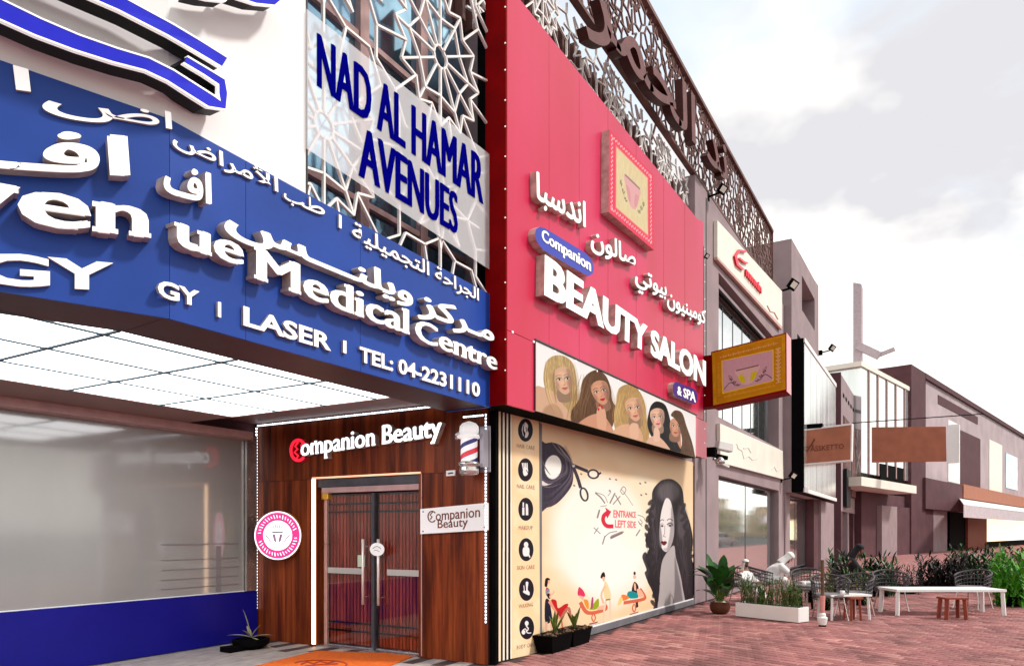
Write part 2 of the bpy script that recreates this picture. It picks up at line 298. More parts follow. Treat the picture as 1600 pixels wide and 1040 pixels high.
def glyphs(s, off=0.0, shifts=((0, 0),), serif=0.0, res=3, arab=False):
    c = bpy.data.curves.new('writing', 'FONT'); c.body = s; c.offset = off; c.resolution_u = res
    o = bpy.data.objects.new('writing', c); COL.objects.link(o)
    dg = bpy.context.evaluated_depsgraph_get(); dg.update(); me = bpy.data.meshes.new_from_object(o.evaluated_get(dg))
    bm = bmesh.new(); bm.from_mesh(me); bmesh.ops.remove_doubles(bm, verts=bm.verts, dist=1e-5)
    V = [(v.co.x, v.co.y) for v in bm.verts]; bm.verts.index_update()
    F = [tuple(v.index for v in f.verts) for f in bm.faces]
    bm.free(); bpy.data.objects.remove(o); bpy.data.curves.remove(c); bpy.data.meshes.remove(me)
    par = list(range(len(V)))
    def fd(a):
        while par[a] != a: par[a] = par[par[a]]; a = par[a]
        return a
    for f in F:
        for a in f[1:]: par[fd(a)] = fd(f[0])
    isl = {}
    for f in F: isl.setdefault(fd(f[0]), []).append(f)
    items = []
    for fs in isl.values():
        xs = [V[a][0] for f in fs for a in f]; items.append([min(xs), max(xs), list(fs)])
    items.sort(key=lambda t: t[0]); cl = []
    for it in items:
        if cl:
            c0 = cl[-1]; ov = min(c0[1], it[1]) - max(c0[0], it[0]); sm = min(c0[1] - c0[0], it[1] - it[0])
            if (arab and ov > -0.03) or ov > 0.55 * sm:
                c0[1] = max(c0[1], it[1]); c0[0] = min(c0[0], it[0]); c0[2] += it[2]; continue
        cl.append(it)
    out = []
    for x0, x1, fs in cl:
        layers = [([V], fs, (dx, dy)) for dx, dy in shifts]; polys = []
        for k, (dx, dy) in enumerate(shifts): polys.append((fs, (dx, dy), k))
        rects = []
        if serif > 0:
            cnt = {}
            for f in fs:
                cyy = sum(V[a][1] for a in f) / len(f)
                for a, b in zip(f, f[1:] + f[:1]): cnt.setdefault((min(a, b), max(a, b)), []).append(cyy)
            for (a, b), cc in cnt.items():
                if len(cc) != 1: continue
                (xa, ya), (xb, yb) = V[a], V[b]; ln = abs(xa - xb)
                if abs(ya - yb) > 0.012 or ln < 0.05: continue
                xa, xb = min(xa, xb), max(xa, xb); bot = cc[0] > ya; hh = 0.075
                if ln > 0.2:
                    if xa - x0 > 0.03 or ln > 0.5: continue
                    xb = xa + 0.1; r = (xa - serif, xb, ya, ya + hh) if bot else (xa - serif, xb, ya - hh, ya)
                else: r = (xa - serif, xb + serif, ya, ya + hh) if bot else (xa - serif, xb + serif * 0.35, ya - hh, ya)
                rects.append(r)
        out.append((polys, rects))
    return V, out
def write(names, s, q, pl, depth, mats, parent, off=0.0, shifts=((0, 0),), serif=0.0, proud=0.0, arab=False, joined=False, res=3):
    """raised writing whose outline box fills the traced corners q on plane pl"""
    if arab: s = arabic(s)
    V, cls = glyphs(s, off, shifts, serif, res, arab)
    xs = []; ys = []
    for polys, rects in cls:
        for fs, (dx, dy), k in polys:
            for f in fs:
                for a in f: xs.append(V[a][0] + dx); ys.append(V[a][1] + dy)
        for r in rects: xs += [r[0], r[1]]; ys += [r[2], r[3]]
    x0, x1, y0, y1 = min(xs), max(xs), min(ys), max(ys); H = homog(q); P0 = Plane(pl.p + pl.n * proud, pl.n); cache = {}
    def W(x, y):
        key = (round(x, 5), round(y, 5))
        if key not in cache: cache[key] = U(*hap(H, (x - x0) / (x1 - x0), (y1 - y) / (y1 - y0)), P0)
        return cache[key]
    objs = []; mb = MB()
    for ci_, (polys, rects) in enumerate(cls):
        jit = 0.0004 * (ci_ % 3)
        if not joined: mb = MB()
        def layer(fs, VV, d):
            ids = sorted({a for f in fs for a in f}); mp = {a: i for i, a in enumerate(ids)}; n = len(ids)
            base = [W(*VV(a)) for a in ids]; top = [b + pl.n * d for b in base]; o = len(mb.V)
            mb.V += [tuple(t) for t in top] + [tuple(b) for b in base]; cnt = {}
            for f in fs:
                mb.F.append(tuple(o + mp[a] for a in f)); mb.I.append(0)
                for a, b in zip(f, f[1:] + f[:1]): cnt[(min(a, b), max(a, b))] = cnt.get((min(a, b), max(a, b)), 0) + 1
            for (a, b), c in cnt.items():
                if c == 1: mb.F.append((o + mp[a], o + mp[b], o + n + mp[b], o + n + mp[a])); mb.I.append(1)
        for fs, (dx, dy), k in polys: layer(fs, lambda a: (V[a][0] + dx, V[a][1] + dy), depth + jit - 0.0012 * k)
        for j, r in enumerate(rects):
            VV = [(r[0], r[2]), (r[1], r[2]), (r[1], r[3]), (r[0], r[3])]
            layer([(0, 1, 2, 3)], lambda a: VV[a], depth - 0.0012 * len(polys) - 0.0004 * (j % 5) - 0.0005)
        if not joined: objs.append(mb.build(names, mats, parent))
    if joined: objs.append(mb.build(names, mats, parent))
    return objs
B3 = ((0, 0), (0.028, 0), (-0.028, 0), (0, 0.02), (0, -0.02))
B5 = ((0, 0), (0.03, 0.004), (-0.03, -0.004), (0.012, 0.014), (-0.012, -0.014))

# ------------------------------------------------------------------ printed sheets: a small painter that fills a picture in memory
class Print:
    def __init__(s, q, W, H, bgc):
        s.q = q; s.W = W; s.H = H; s.A = np.ones((H, W, 3)) * np.array(bgc); s.Hi = np.linalg.inv(homog(q)); s.X, s.Y = np.meshgrid(np.arange(W) + 0.5, np.arange(H) + 0.5)
        s.tf = lambda x, y: (x, y)
    def crop(s, sx, ox, oy): s.tf = lambda x, y: (x / sx + ox, y / sx + oy)
    def P(s, pts):
        out = []
        for x, y in pts:
            x, y = s.tf(x, y); u, v = hap(s.Hi, x, y); out.append((u * s.W, v * s.H))
        return out
    def smooth(s, p, closed=True, n=5):
        out = []; m = len(p); rg = range(m) if closed else range(m - 1)
        g = (lambda i: p[i % m]) if closed else (lambda i: p[max(0, min(m - 1, i))])
        for i in rg:
            a, b, c, d = (np.array(g(i + k), float) for k in (-1, 0, 1, 2))
            for t in np.arange(n) / n: out.append(tuple(0.5 * (2 * b + (c - a) * t + (2 * a - 5 * b + 4 * c - d) * t * t + (3 * b - a - 3 * c + d) * t ** 3)))
        if not closed: out.append(p[-1])
        return out
    def mask(s, poly, soft=0.0):
        xs = [p[0] for p in poly]; ys = [p[1] for p in poly]; pad = int(soft * 3 + 2)
        x0 = max(0, int(min(xs)) - pad); x1 = min(s.W, int(max(xs)) + pad + 1); y0 = max(0, int(min(ys)) - pad); y1 = min(s.H, int(max(ys)) + pad + 1)
        if x0 >= x1 or y0 >= y1: return None
        K = 2; gx = x0 + (np.arange((x1 - x0) * K) + 0.5) / K; gy = y0 + (np.arange((y1 - y0) * K) + 0.5) / K
        m = np.zeros((len(gy), len(gx)), bool)
        for (ax, ay), (bx, by) in zip(poly, poly[1:] + poly[:1]):
            if ay == by: continue
            lo, hi = min(ay, by), max(ay, by); r = np.where((gy >= lo) & (gy < hi))[0]
            if len(r) == 0: continue
            xc = ax + (gy[r] - ay) * (bx - ax) / (by - ay); m[r] ^= gx[None, :] > xc[:, None]
        m = m.reshape(y1 - y0, K, x1 - x0, K).mean((1, 3))
        if soft > 0:
            k = int(max(1, soft)); ker = np.hanning(2 * k + 3)[1:-1]; ker /= ker.sum()
            cf = lambda v: np.convolve(v, ker, 'full')[(len(ker) - 1) // 2:(len(ker) - 1) // 2 + len(v)]
            m = np.apply_along_axis(cf, 0, m); m = np.apply_along_axis(cf, 1, m)
        return m, (slice(y0, y1), slice(x0, x1))
    def fill(s, pts, col, a=1.0, soft=0.0, curve=True, tex=0.0):
        p = s.P(pts); p = s.smooth(p) if curve else p; r = s.mask(p, soft)
        if r is None: return
        m, sl = r; m = (m * a)[..., None]; c = np.array(col, float) * np.ones(m.shape[:2] + (3,))
        if tex > 0:
            h, w = m.shape[:2]; n1 = rng.normal(size=(max(2, h // 26) + 2, w)); yy = np.linspace(0, n1.shape[0] - 1.01, h); i = yy.astype(int); f = (yy - i)[:, None]
            t = n1[i] * (1 - f) + n1[i + 1] * f; t = np.apply_along_axis(lambda v: np.convolve(v, [0.25, 0.5, 0.25], 'same'), 1, t); c = c * (1 + tex * t[..., None])
        s.A[sl] = s.A[sl] * (1 - m) + np.clip(c, 0, 1) * m
    def line(s, pts, wd, col, a=1.0, curve=True, tex=0.0, taper=False):
        p = s.P(pts); p = s.smooth(p, False) if curve and len(p) > 2 else p; Lp = []; Rp = []; n = len(p)
        for i in range(n):
            d = np.array(p[min(i + 1, n - 1)]) - np.array(p[max(i - 1, 0)]); d = d / (np.hypot(*d) + 1e-9); nn = np.array([-d[1], d[0]]) * wd / 2 * ((1 - abs(2 * i / (n - 1) - 1) * 0.8) if taper else 1)
            Lp.append(tuple(np.array(p[i]) + nn)); Rp.append(tuple(np.array(p[i]) - nn))
        r = s.mask(Lp + Rp[::-1])
        if r is None: return
        m, sl = r; m = (m * a)[..., None]; s.A[sl] = s.A[sl] * (1 - m) + np.array(col) * m
    def ell(s, cx, cy, rx, ry, col, a=1.0, soft=0.0, ang=0.0, n=20, tex=0.0):
        c, t = math.cos(ang), math.sin(ang)
        s.fill([(cx + rx * math.cos(k * 2 * math.pi / n) * c - ry * math.sin(k * 2 * math.pi / n) * t, cy + rx * math.cos(k * 2 * math.pi / n) * t + ry * math.sin(k * 2 * math.pi / n) * c) for k in range(n)], col, a, soft, False, tex)
    def material(s, name, rough=0.45, emit=0.0, k=0.62):
        a_ = np.clip(s.A, 0, 1); s.A = np.clip((a_ ** 2.2 * k) ** (1 / 2.2), 0, 1)
        im = bpy.data.images.new(name, s.W, s.H); px = np.ones((s.H, s.W, 4), np.float32); px[..., :3] = np.clip(s.A[::-1], 0, 1); im.pixels.foreach_set(px.ravel()); im.update()
        m = bpy.data.materials.new(name); m.use_nodes = True; n = m.node_tree.nodes; l = m.node_tree.links; p = n['Principled BSDF']; t = n.new('ShaderNodeTexImage'); t.image = im
        l.new(t.outputs[0], p.inputs['Base Color']); p.inputs['Roughness'].default_value = rough; p.inputs['Specular IOR Level'].default_value = 0.06
        if emit > 0: l.new(t.outputs[0], p.inputs['Emission Color']); p.inputs['Emission Strength'].default_value = emit
        return m
def printed(name, pr, pl, depth, m, side, parent, proud=0.0, n=14):
    H = homog(pr.q); P0 = Plane(pl.p + pl.n * proud, pl.n); org = Vector(parent['_o']) if parent is not None and '_o' in parent else Vector((0, 0, 0))
    V = []; F = []; UV = []
    for j in range(n + 1):
        for i in range(n + 1): V.append(U(*hap(H, i / n, j / n), P0) - org); UV.append((i / n, 1 - j / n))
    for j in range(n):
        for i in range(n): a = j * (n + 1) + i; F.append((a, a + n + 1, a + n + 2, a + 1))
    nf = len(F); ring = [i for i in range(n + 1)] + [j * (n + 1) + n for j in range(1, n + 1)] + [n * (n + 1) + i for i in range(n - 1, -1, -1)] + [j * (n + 1) for j in range(n - 1, 0, -1)]
    o = len(V)
    for a in ring: V.append(V[a] - pl.n * depth); UV.append((0, 0))
    for k in range(len(ring)): F.append((ring[k], ring[(k + 1) % len(ring)], o + (k + 1) % len(ring), o + k))
    F.append(tuple(o + k for k in range(len(ring) - 1, -1, -1)))
    me = bpy.data.meshes.new(name); me.from_pydata([tuple(v) for v in V], [], F); uv = me.uv_layers.new(name='UVMap')
    for lp in me.loops: uv.data[lp.index].uv = UV[lp.vertex_index]
    me.materials.append(m); me.materials.append(M[side]); me.polygons.foreach_set('material_index', [0] * nf + [1] * (len(F) - nf))
    return link(name, me, parent)
# ================================================================== the ground
gm = MB(); gm.box(-60, 140, -9, 4.3, -0.3, -0.012); pave = tag(gm.build('pavement', 'grout'), kind='structure')
gm = MB(); gm.box(-60, 140, 4.3, 60, -0.3, -0.014); tag(gm.build('ground_under_buildings', 'grout'), kind='structure')
gm = MB(); gm.box(-900, 2500, -1500, -9, -0.5, -0.12); tag(gm.build('road', 'asphalt'), kind='structure')
gm = MB(); gm.box(-900, 2500, 60, 1500, -0.5, -0.13); tag(gm.build('far_ground', 'sand'), kind='structure')
def brick_mesh(tint, L_=0.216, W_=0.142):
    me = bpy.data.meshes.new('brick'); c = 0.010; a, b = L_ / 2, W_ / 2
    V = [(x, y, -0.05) for x, y in ((-a, -b), (a, -b), (a, b), (-a, b))] + [(x, y, -0.010) for x, y in ((-a, -b), (a, -b), (a, b), (-a, b))] + [(x, y, 0) for x, y in ((-a + c, -b + c), (a - c, -b + c), (a - c, b - c), (-a + c, b - c))]
    F = [(0, 1, 5, 4), (1, 2, 6, 5), (2, 3, 7, 6), (3, 0, 4, 7), (4, 5, 9, 8), (5, 6, 10, 9), (6, 7, 11, 10), (7, 4, 8, 11), (8, 9, 10, 11)]
    me.from_pydata(V, [], F); at = me.color_attributes.new('tint', 'FLOAT_COLOR', 'CORNER')
    at.data.foreach_set('color', list(tint + (1,)) * sum(len(f) for f in F)); me.materials.append(M['brick']); return me, V, F
TINTS = [(0.30, 0.112, 0.108), (0.25, 0.088, 0.085), (0.35, 0.145, 0.132), (0.28, 0.102, 0.100), (0.19, 0.066, 0.064), (0.40, 0.185, 0.165), (0.31, 0.122, 0.112)]
BM = [brick_mesh(t) for t in TINTS]
sites = []
p0_, p1_ = U(1149, 962.6, PZ(0)), U(1247.5, 973.4, PZ(0)); ang_ = math.atan2(p1_.y - p0_.y, p1_.x - p0_.x); c_, s_ = math.cos(ang_), math.sin(ang_)
for j in range(-130, 130):
    for i in range(-100, 100):
        a_, b_ = i * 0.228 + (0.114 if j % 2 else 0), j * 0.155; X, Y = 15 + a_ * c_ - b_ * s_, -1 + a_ * s_ + b_ * c_
        if 6.2 < X < 27 and -6.5 < Y < 4.48: sites.append((X, Y, ang_))
rs = random.Random(3); near = []; mb_ = MB(); tl = []
def inframe(X, Y):
    v = Vector((X, Y, 0)); p = proj(v); return p[2] > 1 and -10 < p[0] < 1610 and p[1] < 1052
inf = sorted([s for s in sites if inframe(s[0], s[1])], key=lambda s: proj((s[0], s[1], 0))[2])
nearset = set(inf[:300])
for s in sites:
    X, Y, rz = s
    if Y > 4.5: continue
    k = rs.choices(range(7), (5, 4, 3, 4, 2, 1.5, 3))[0]; dz = rs.uniform(-0.0022, 0.0012)
    if s in nearset:
        o = bpy.data.objects.new('brick', BM[k][0]); COL.objects.link(o); o.parent = pave; o.location = (X, Y, dz); o.rotation_euler = (rs.uniform(-.008, .008), rs.uniform(-.008, .008), rz + rs.uniform(-.01, .01))
    else:
        rz += rs.uniform(-.012, .012); c, s_ = math.cos(rz), math.sin(rz); tx = rs.uniform(-.008, .008)
        mb_.add([(X + x * c - y * s_, Y + x * s_ + y * c, z + dz + x * tx) for x, y, z in BM[k][1]], BM[k][2]); tl += [TINTS[k]] * len(BM[k][2])
me = bpy.data.meshes.new('bricks'); me.from_pydata(mb_.V, [], mb_.F); at = me.color_attributes.new('tint', 'FLOAT_COLOR', 'CORNER')
ca_ = np.repeat(np.array([t + (1,) for t in tl], np.float32), [len(f) for f in mb_.F], axis=0); at.data.foreach_set('color', ca_.ravel()); me.materials.append(M['brick'])
o = link('bricks', me, pave); o['kind'] = 'stuff'
# the same paving farther off, too small to pick apart: one sheet with the colour of the bricks
fm = bpy.data.materials.new('far_paving'); fm.use_nodes = True; n_ = fm.node_tree.nodes; l_ = fm.node_tree.links
bt = n_.new('ShaderNodeTexBrick'); g_ = n_.new('ShaderNodeNewGeometry'); mp_ = n_.new('ShaderNodeMapping'); mp_.inputs['Rotation'].default_value = (0, 0, -ang_); l_.new(g_.outputs['Position'], mp_.inputs[0]); l_.new(mp_.outputs[0], bt.inputs['Vector'])
bt.inputs['Scale'].default_value = 1; bt.inputs['Brick Width'].default_value = 0.228; bt.inputs['Row Height'].default_value = 0.155; bt.inputs['Mortar Size'].default_value = 0.012
bt.inputs['Color1'].default_value = (0.44, 0.185, 0.165, 1); bt.inputs['Color2'].default_value = (0.32, 0.12, 0.115, 1); bt.inputs['Mortar'].default_value = (0.12, 0.06, 0.06, 1); l_.new(bt.outputs[0], n_['Principled BSDF'].inputs['Base Color']); n_['Principled BSDF'].inputs['Roughness'].default_value = 0.85
for (x0, x1, y0, y1) in ((26.9, 139, -8.8, 4.3), (-59, 27.1, -8.8, -6.35), (-59, 6.25, -6.35, 4.5)):
    gm = MB(); gm.box(x0, x1, y0, y1, -0.01, -0.003); tag(gm.build('paving_sheet', fm), kind='structure')
# porch floor of long grey boards
pf = MB(); pf.box(-3, 7.5, 4.5, 9, -0.05, -0.010); porch = tag(pf.build('porch_floor', 'grout'), kind='structure')
y = 4.66; k = 0; rs = random.Random(5); bms = []
for t in range(3):
    m_ = MB(); m_.box(-0.597, 0.597, -0.097, 0.097, -0.008, 0); q_ = m_.build('plank', 'porch'); bms.append(q_.data); bpy.data.objects.remove(q_)
while y < 8.7:
    x = 2.0 + (0.6 if k % 2 else 0) + rs.uniform(-.15, .15)
    while x < 6.7:
        o = bpy.data.objects.new('plank', bms[k % 3]); COL.objects.link(o); o.parent = porch; o.location = (x + 0.6, y + 0.1, rs.uniform(-.001, .001)); x += 1.2
    y += 0.2; k += 1

# ================================================================== the salon building and its porch
YR, YB, YM = 4.20, 4.41, 4.64
bld = thing('shop_building', 'mauve rendered two storey shop building that carries the big red and blue signs', 'building', (7.3, 4.7, 0))
xe = XP(1086, 4.6); x2 = XP(1123, 4.6); x3 = XP(1217, 4.6); XT = 26.4
b_ = MB(); b_.box(7.56, xe, 4.78, 12, 0, 7.9); b_.box(-4, xe, 5.35, 12, 3.25, 9.4); b_.box(7.36, xe, 4.66, 4.779, 3.07, 7.9); b_.build('wall', 'stucco', bld)
b_ = MB(); b_.box(-4, 7.36, 8.78, 12, 0, 3.249); b_.build('porch_back_wall', 'stuccod', bld)
b_ = MB(); b_.box(xe, x2, 4.60, 5.2, 0, 9.48); b_.build('column', 'stucco', bld, bevel=0.01)
b_ = MB(); b_.box(xe + 0.85, xe + 0.9, 4.594, 4.61, 0.0, 9.3); b_.build('column_joint', 'dark', bld)
b_ = MB(); b_.box(x3, XT - 0.003, 4.60, 5.2, 0, 9.48); b_.build('column', 'stucco', bld, bevel=0.01)
b_ = MB(); b_.box(x2, x3, 4.602, 5.0, 2.98, 4.40); b_.box(x2, x3, 4.602, 5.0, 7.93, 9.48); b_.box(x2, x3, 4.602, 5.0, 0, 0.25); b_.build('spandrel', 'stucco', bld)
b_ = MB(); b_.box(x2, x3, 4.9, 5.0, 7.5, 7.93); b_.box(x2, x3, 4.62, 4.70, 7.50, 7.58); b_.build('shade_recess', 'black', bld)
b_ = MB(); b_.box(x2, x3, 4.66, 4.9, 7.585, 7.72); b_.build('shade_beam', 'stucco', bld)
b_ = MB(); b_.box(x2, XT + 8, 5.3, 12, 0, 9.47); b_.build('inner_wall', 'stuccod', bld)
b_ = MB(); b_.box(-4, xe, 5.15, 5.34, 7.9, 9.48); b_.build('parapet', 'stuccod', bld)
# windows: upper and lower bay
def window(parent, x0, x1, y, z0, z1, nx, nz=1, fr=0.05, gl='glass'):
    f = MB()
    f.box(x0, x1, y - 0.02, y + 0.02, z0, z0 + fr); f.box(x0, x1, y - 0.02, y + 0.02, z1 - fr, z1)
    for k in range(nx + 1):
        xx = x0 + (x1 - x0 - fr) * k / nx; f.box(xx, xx + fr, y - 0.015, y + 0.015, z0 + fr, z1 - fr)
    for j in range(1, nz):
        zz = z0 + (z1 - z0) * j / nz; f.box(x0 + fr, x1 - fr, y - 0.012, y + 0.012, zz - fr / 2, zz + fr / 2)
    fo = f.build('window', 'frame', parent)
    for k in range(nx):
        for j in range(nz):
            g = MB(); g.box(x0 + (x1 - x0 - fr) * k / nx + fr, x0 + (x1 - x0 - fr) * (k + 1) / nx, y - 0.006, y + 0.006, z0 + (z1 - z0) * j / nz + (fr if j == 0 else fr / 2), z0 + (z1 - z0) * (j + 1) / nz - (fr if j == nz - 1 else fr / 2)); g.build('pane', gl, fo)
    return fo
window(bld, x2, x3 - 1.2, 4.80, 4.42, 7.48, 6)
b_ = MB(); b_.box(x3 - 1.2, x3 - 0.75, 4.8, 4.95, 4.40, 7.5); b_.build('window_post', 'frame', bld)
window(bld, x2, x3 - 0.4, 4.80, 0.25, 2.96, 2)
# parapet screens: backing ribs and lattice
b_ = MB()
for k in range(80):
    x = 7.3 + k * 0.21; b_.box(x, x + 0.06, 5.02, 5.14, 7.9, 9.45)
b_.build('parapet_rib', 'bronze', bld)

# ---- rosette lattice
def rosette_segments(x0, x1, z0, z1, cx, cz, dx, dz, rr=0.10, r1=0.50, r2=0.80):
    S = []; C = []
    for i in range(-14, 24):
        for j in range(-8, 9):
            if (i + j) % 2: continue
            C.append((cx + i * dx, cz + j * dz))
    for (a, b) in C:
        if not (x0 - 2 < a < x1 + 2 and z0 - 2 < b < z1 + 2): continue
        pt = lambda r, k: (a + r * math.cos(k * math.pi / 6), b + r * math.sin(k * math.pi / 6))
        for k in range(12):
            S.append((pt(rr, k), pt(rr, k + 1))); S.append((pt(rr, k), pt(r1, k)))
            S.append((pt(r1, k), pt(r1 * 0.80, k + 0.5))); S.append((pt(r1 * 0.80, k + 0.5), pt(r1, k + 1)))
            S.append((pt(r1 * (.56 if k % 2 else .72), k), pt(r1 * (.72 if k % 2 else .56), k + 1)))
            S.append((pt(r1 * 0.80, k + 0.5), pt(r2, k + 0.5)))
            S.append((pt(r2, k + 0.5), pt(r2 * 1.12, k))); S.append((pt(r2 * 1.12, k), pt(r2, k - 0.5)))
        g = (a + dx, b); q = lambda r, k: (g[0] + r * math.cos(k * math.pi / 4), g[1] + r * math.sin(k * math.pi / 4)); rg = min(dx, dz) - r2
        for k in range(8): S.append((q(rg * .38, k + .5), q(rg, k))); S.append((q(rg * .38, k + .5), q(rg, k + 1)))
        for k in (0, 2, 4, 6): S.append((q(rg, k), q(rg * 1.5, k)))
    return S
def clipseg(p, q, x0, x1, z0, z1):
    t0, t1 = 0.0, 1.0; d = (q[0] - p[0], q[1] - p[1])
    for pp, dd, lo, hi in ((p[0], d[0], x0, x1), (p[1], d[1], z0, z1)):
        if abs(dd) < 1e-9:
            if pp < lo or pp > hi: return None
            continue
        a, b = (lo - pp) / dd, (hi - pp) / dd; a, b = min(a, b), max(a, b); t0 = max(t0, a); t1 = min(t1, b)
    return None if t0 >= t1 - 1e-4 else ((p[0] + d[0] * t0, p[1] + d[1] * t0), (p[0] + d[0] * t1, p[1] + d[1] * t1))
def lattice(name, x0, x1, z0, z1, y, wd, hd, m, parent, c, d, mats=None, **kw):
    mb = MB(); jj = 0
    for p, q in rosette_segments(x0, x1, z0, z1, c[0], c[1], d[0], d[1], **kw):
        r = clipseg(p, q, x0, x1, z0, z1)
        if r is None: continue
        (a, b), (e, f) = r; jj += 1; yy = y + 0.0015 * (jj % 7); mb.bar((a, yy, b), (e, yy, f), wd, up=(0, 1, 0), hd=hd)
    return mb.build(name, m, parent)
xw = XP(478, 4.44)
ls = thing('lattice_screen', 'white star pattern lattice screen over the blue glass beside the red sign', 'screen', (xw, 4.5, 4.3))
lattice('lattice', xw + 0.015, 6.97, 3.4, 9.9, 4.45, 0.021, 0.028, 'lattice', ls, (6.06, 6.53), (1.65, 1.51), rr=0.11, r1=0.72, r2=1.02)
# blue glazing behind it
gz = thing('glass_wall', 'blue mirrored glazing with pink mullions behind the white lattice', 'window wall', (xw, 5.2, 3.2))
xs = [1.0, 2.2, 3.35, 4.45, 5.55, 6.55, 7.52]; zs = [3.3, 5.0, 6.7, 8.4, 10.0]
for i in range(len(xs) - 1):
    m_ = MB(); m_.box(xs[i], xs[i] + 0.13, 5.08, 5.22, 3.3, 10); m_.build('mullion', 'louvre', gz)
    for j in range(len(zs) - 1):
        m_ = MB(); t = rs.uniform(-.012, .012); m_.hexa([(xs[i] + 0.13, 5.15 + t, zs[j] + 0.03), (xs[i + 1], 5.15 - t, zs[j] + 0.03), (xs[i + 1], 5.15 - t, zs[j + 1] - 0.03), (xs[i] + 0.13, 5.15 + t, zs[j + 1] - 0.03)],
                    [(xs[i] + 0.13, 5.17 + t, zs[j] + 0.03), (xs[i + 1], 5.17 - t, zs[j] + 0.03), (xs[i + 1], 5.17 - t, zs[j + 1] - 0.03), (xs[i] + 0.13, 5.17 + t, zs[j + 1] - 0.03)]); m_.build('pane', 'glassblue', gz)
for z in zs[1:-1]:
    m_ = MB(); m_.box(1.0, 7.5, 5.10, 5.20, z - 0.03, z + 0.03); m_.build('transom', 'louvre', gz)
m_ = MB(); m_.box(1.0, 7.6, 5.24, 5.34, 3.28, 10); m_.build('backing', 'stuccod', gz)
# pale brown boards behind the lattice beside the red sign
# light lattice on the parapet and bronze screen above
ps = thing('parapet_lattice', 'pale star lattice over the dark parapet directly above the red sign', 'screen', (7.3, 4.75, 7.9))
lattice('lattice', 6.99, 17.6, 7.6, 9.46, 4.75, 0.022, 0.03, 'lattice', ps, (6.28, 6.71), (1.3, 1.2), r1=0.5, r2=0.78)
rf = thing('roof_screen', 'tall bronze lattice screen along the roof edge against the sky', 'screen', (7.3, 4.7, 9.5))
xr = XP(1208, 4.6)
lattice('lattice', 3.0, xr, 9.5, 11.32, 4.65, 0.026, 0.03, 'bronze', rf, (6.28, 10.3), (1.15, 1.05), rr=0.09, r1=0.48, r2=0.70)
b_ = MB(); b_.box(3, xr, 4.58, 4.72, 11.32, 11.40); b_.box(3, xr, 4.59, 4.71, 9.482, 9.54); b_.build('rail', 'bronze', rf)
b_ = MB(); b_.box(xr, xr + 0.06, 4.60, 4.70, 9.49, 11.40); b_.build('end_post', 'bronze', rf)
for k in range(7):
    b_ = MB(); x = 7 + k * 2.5; b_.bar((x, 5.3, 9.4), (x, 4.74, 11.2), 0.035); b_.build('brace', 'bronze', rf)
big = thing('roof_lettering', 'huge bronze Arabic letters fixed across the roof lattice', 'lettering', (10, 4.3, 8.6))
write('arabic_word', 'ند الحمر', [(896, -92), (1126, 226), (1126, 308), (900, 62)], PY(4.45), 0.16, ['bronzelight', 'maroon'], big, off=0.012, arab=True)

# ---- porch: ceiling with light panels, beam, walls
pc = thing('porch_ceiling', 'porch ceiling with a grid of bright square light panels', 'ceiling', (3, 6.5, 3.03))
pc['kind'] = 'structure'
b_ = MB(); b_.box(-3, 6.03, 5.03, 8.75, 3.12, 3.2); b_.build('ceiling_tray', 'darkstick', pc)
b_ = MB(); b_.box(6.0, 7.3, 5.03, 8.75, 3.2, 3.24); b_.box(5.985, 6.03, 5.03, 7.6, 3.035, 3.199); b_.build('ceiling_cove', 'darkstick', pc)
b_ = MB(); b_.box(-3, 5.985, 7.62, 8.75, 3.035, 3.119); b_.build('ceiling_trim', 'darkstick', pc)
b_ = MB(); b_.box(-3, 7.04, 8.50, 8.749, 2.93, 3.033); b_.build('ceiling_moulding', 'louvre', pc)
gx = [-3, -2, -1, 0, 1, 2, 3, 4.0, 5.0, 5.98]; gy = [5.04, 5.24, 6.02, 6.80, 7.61]
for i in range(len(gx) - 1):
    for j in range(len(gy) - 1):
        m_ = MB(); m_.box(gx[i] + 0.012, gx[i + 1] - 0.012, gy[j] + 0.010, gy[j + 1] - 0.010, 3.04, 3.06); m_.build('light_panel', 'ledpanel', pc)
m_ = MB()
for x in gx[1:-1]: m_.box(x - 0.016, x + 0.016, 5.04, 7.61, 3.028, 3.06)
for y in gy[1:-1]: m_.box(-3, 5.98, y - 0.014, y + 0.014, 3.0295, 3.058)
m_.build('ceiling_grid', 'gridline', pc)
bm_ = thing('porch_beam', 'dark maroon beam running under the blue sign', 'beam', (2, 4.7, 3.03))
# follows the fold of the sign
F0 = Vector((2.97, YB, 0)); F1 = Vector((2.12, 4.77, 0)); fd_ = (F1 - F0).normalized(); F2 = F0 + fd_ * 5.2; fn = Vector((-(fd_.y), fd_.x, 0)); fn = fn if fn.y < 0 else -fn
PF = Plane(F0, fn)
xb = XP(767, YB)
m_ = MB(); m_.hexa([(F0.x, YB + 0.03, 3.03), (xb, YB + 0.03, 3.03), (xb, 5.03, 3.03), (F0.x + 0.05, 5.03, 3.03)], [(F0.x, YB + 0.03, 3.3), (xb, YB + 0.03, 3.3), (xb, 5.03, 3.3), (F0.x + 0.05, 5.03, 3.3)]); m_.build('beam', 'maroon', bm_)
G0, G2 = F0 - fn * 0.03, F2 - fn * 0.03
m_ = MB(); m_.hexa([(G0.x, G0.y, 3.032), (F0.x + 0.049, 5.03, 3.032), (G2.x + 0.1, G2.y + 0.62, 3.032), (G2.x, G2.y, 3.032)], [(G0.x, G0.y, 3.3), (F0.x + 0.049, 5.03, 3.3), (G2.x + 0.1, G2.y + 0.62, 3.3), (G2.x, G2.y, 3.3)]); m_.build('beam', 'maroon', bm_)
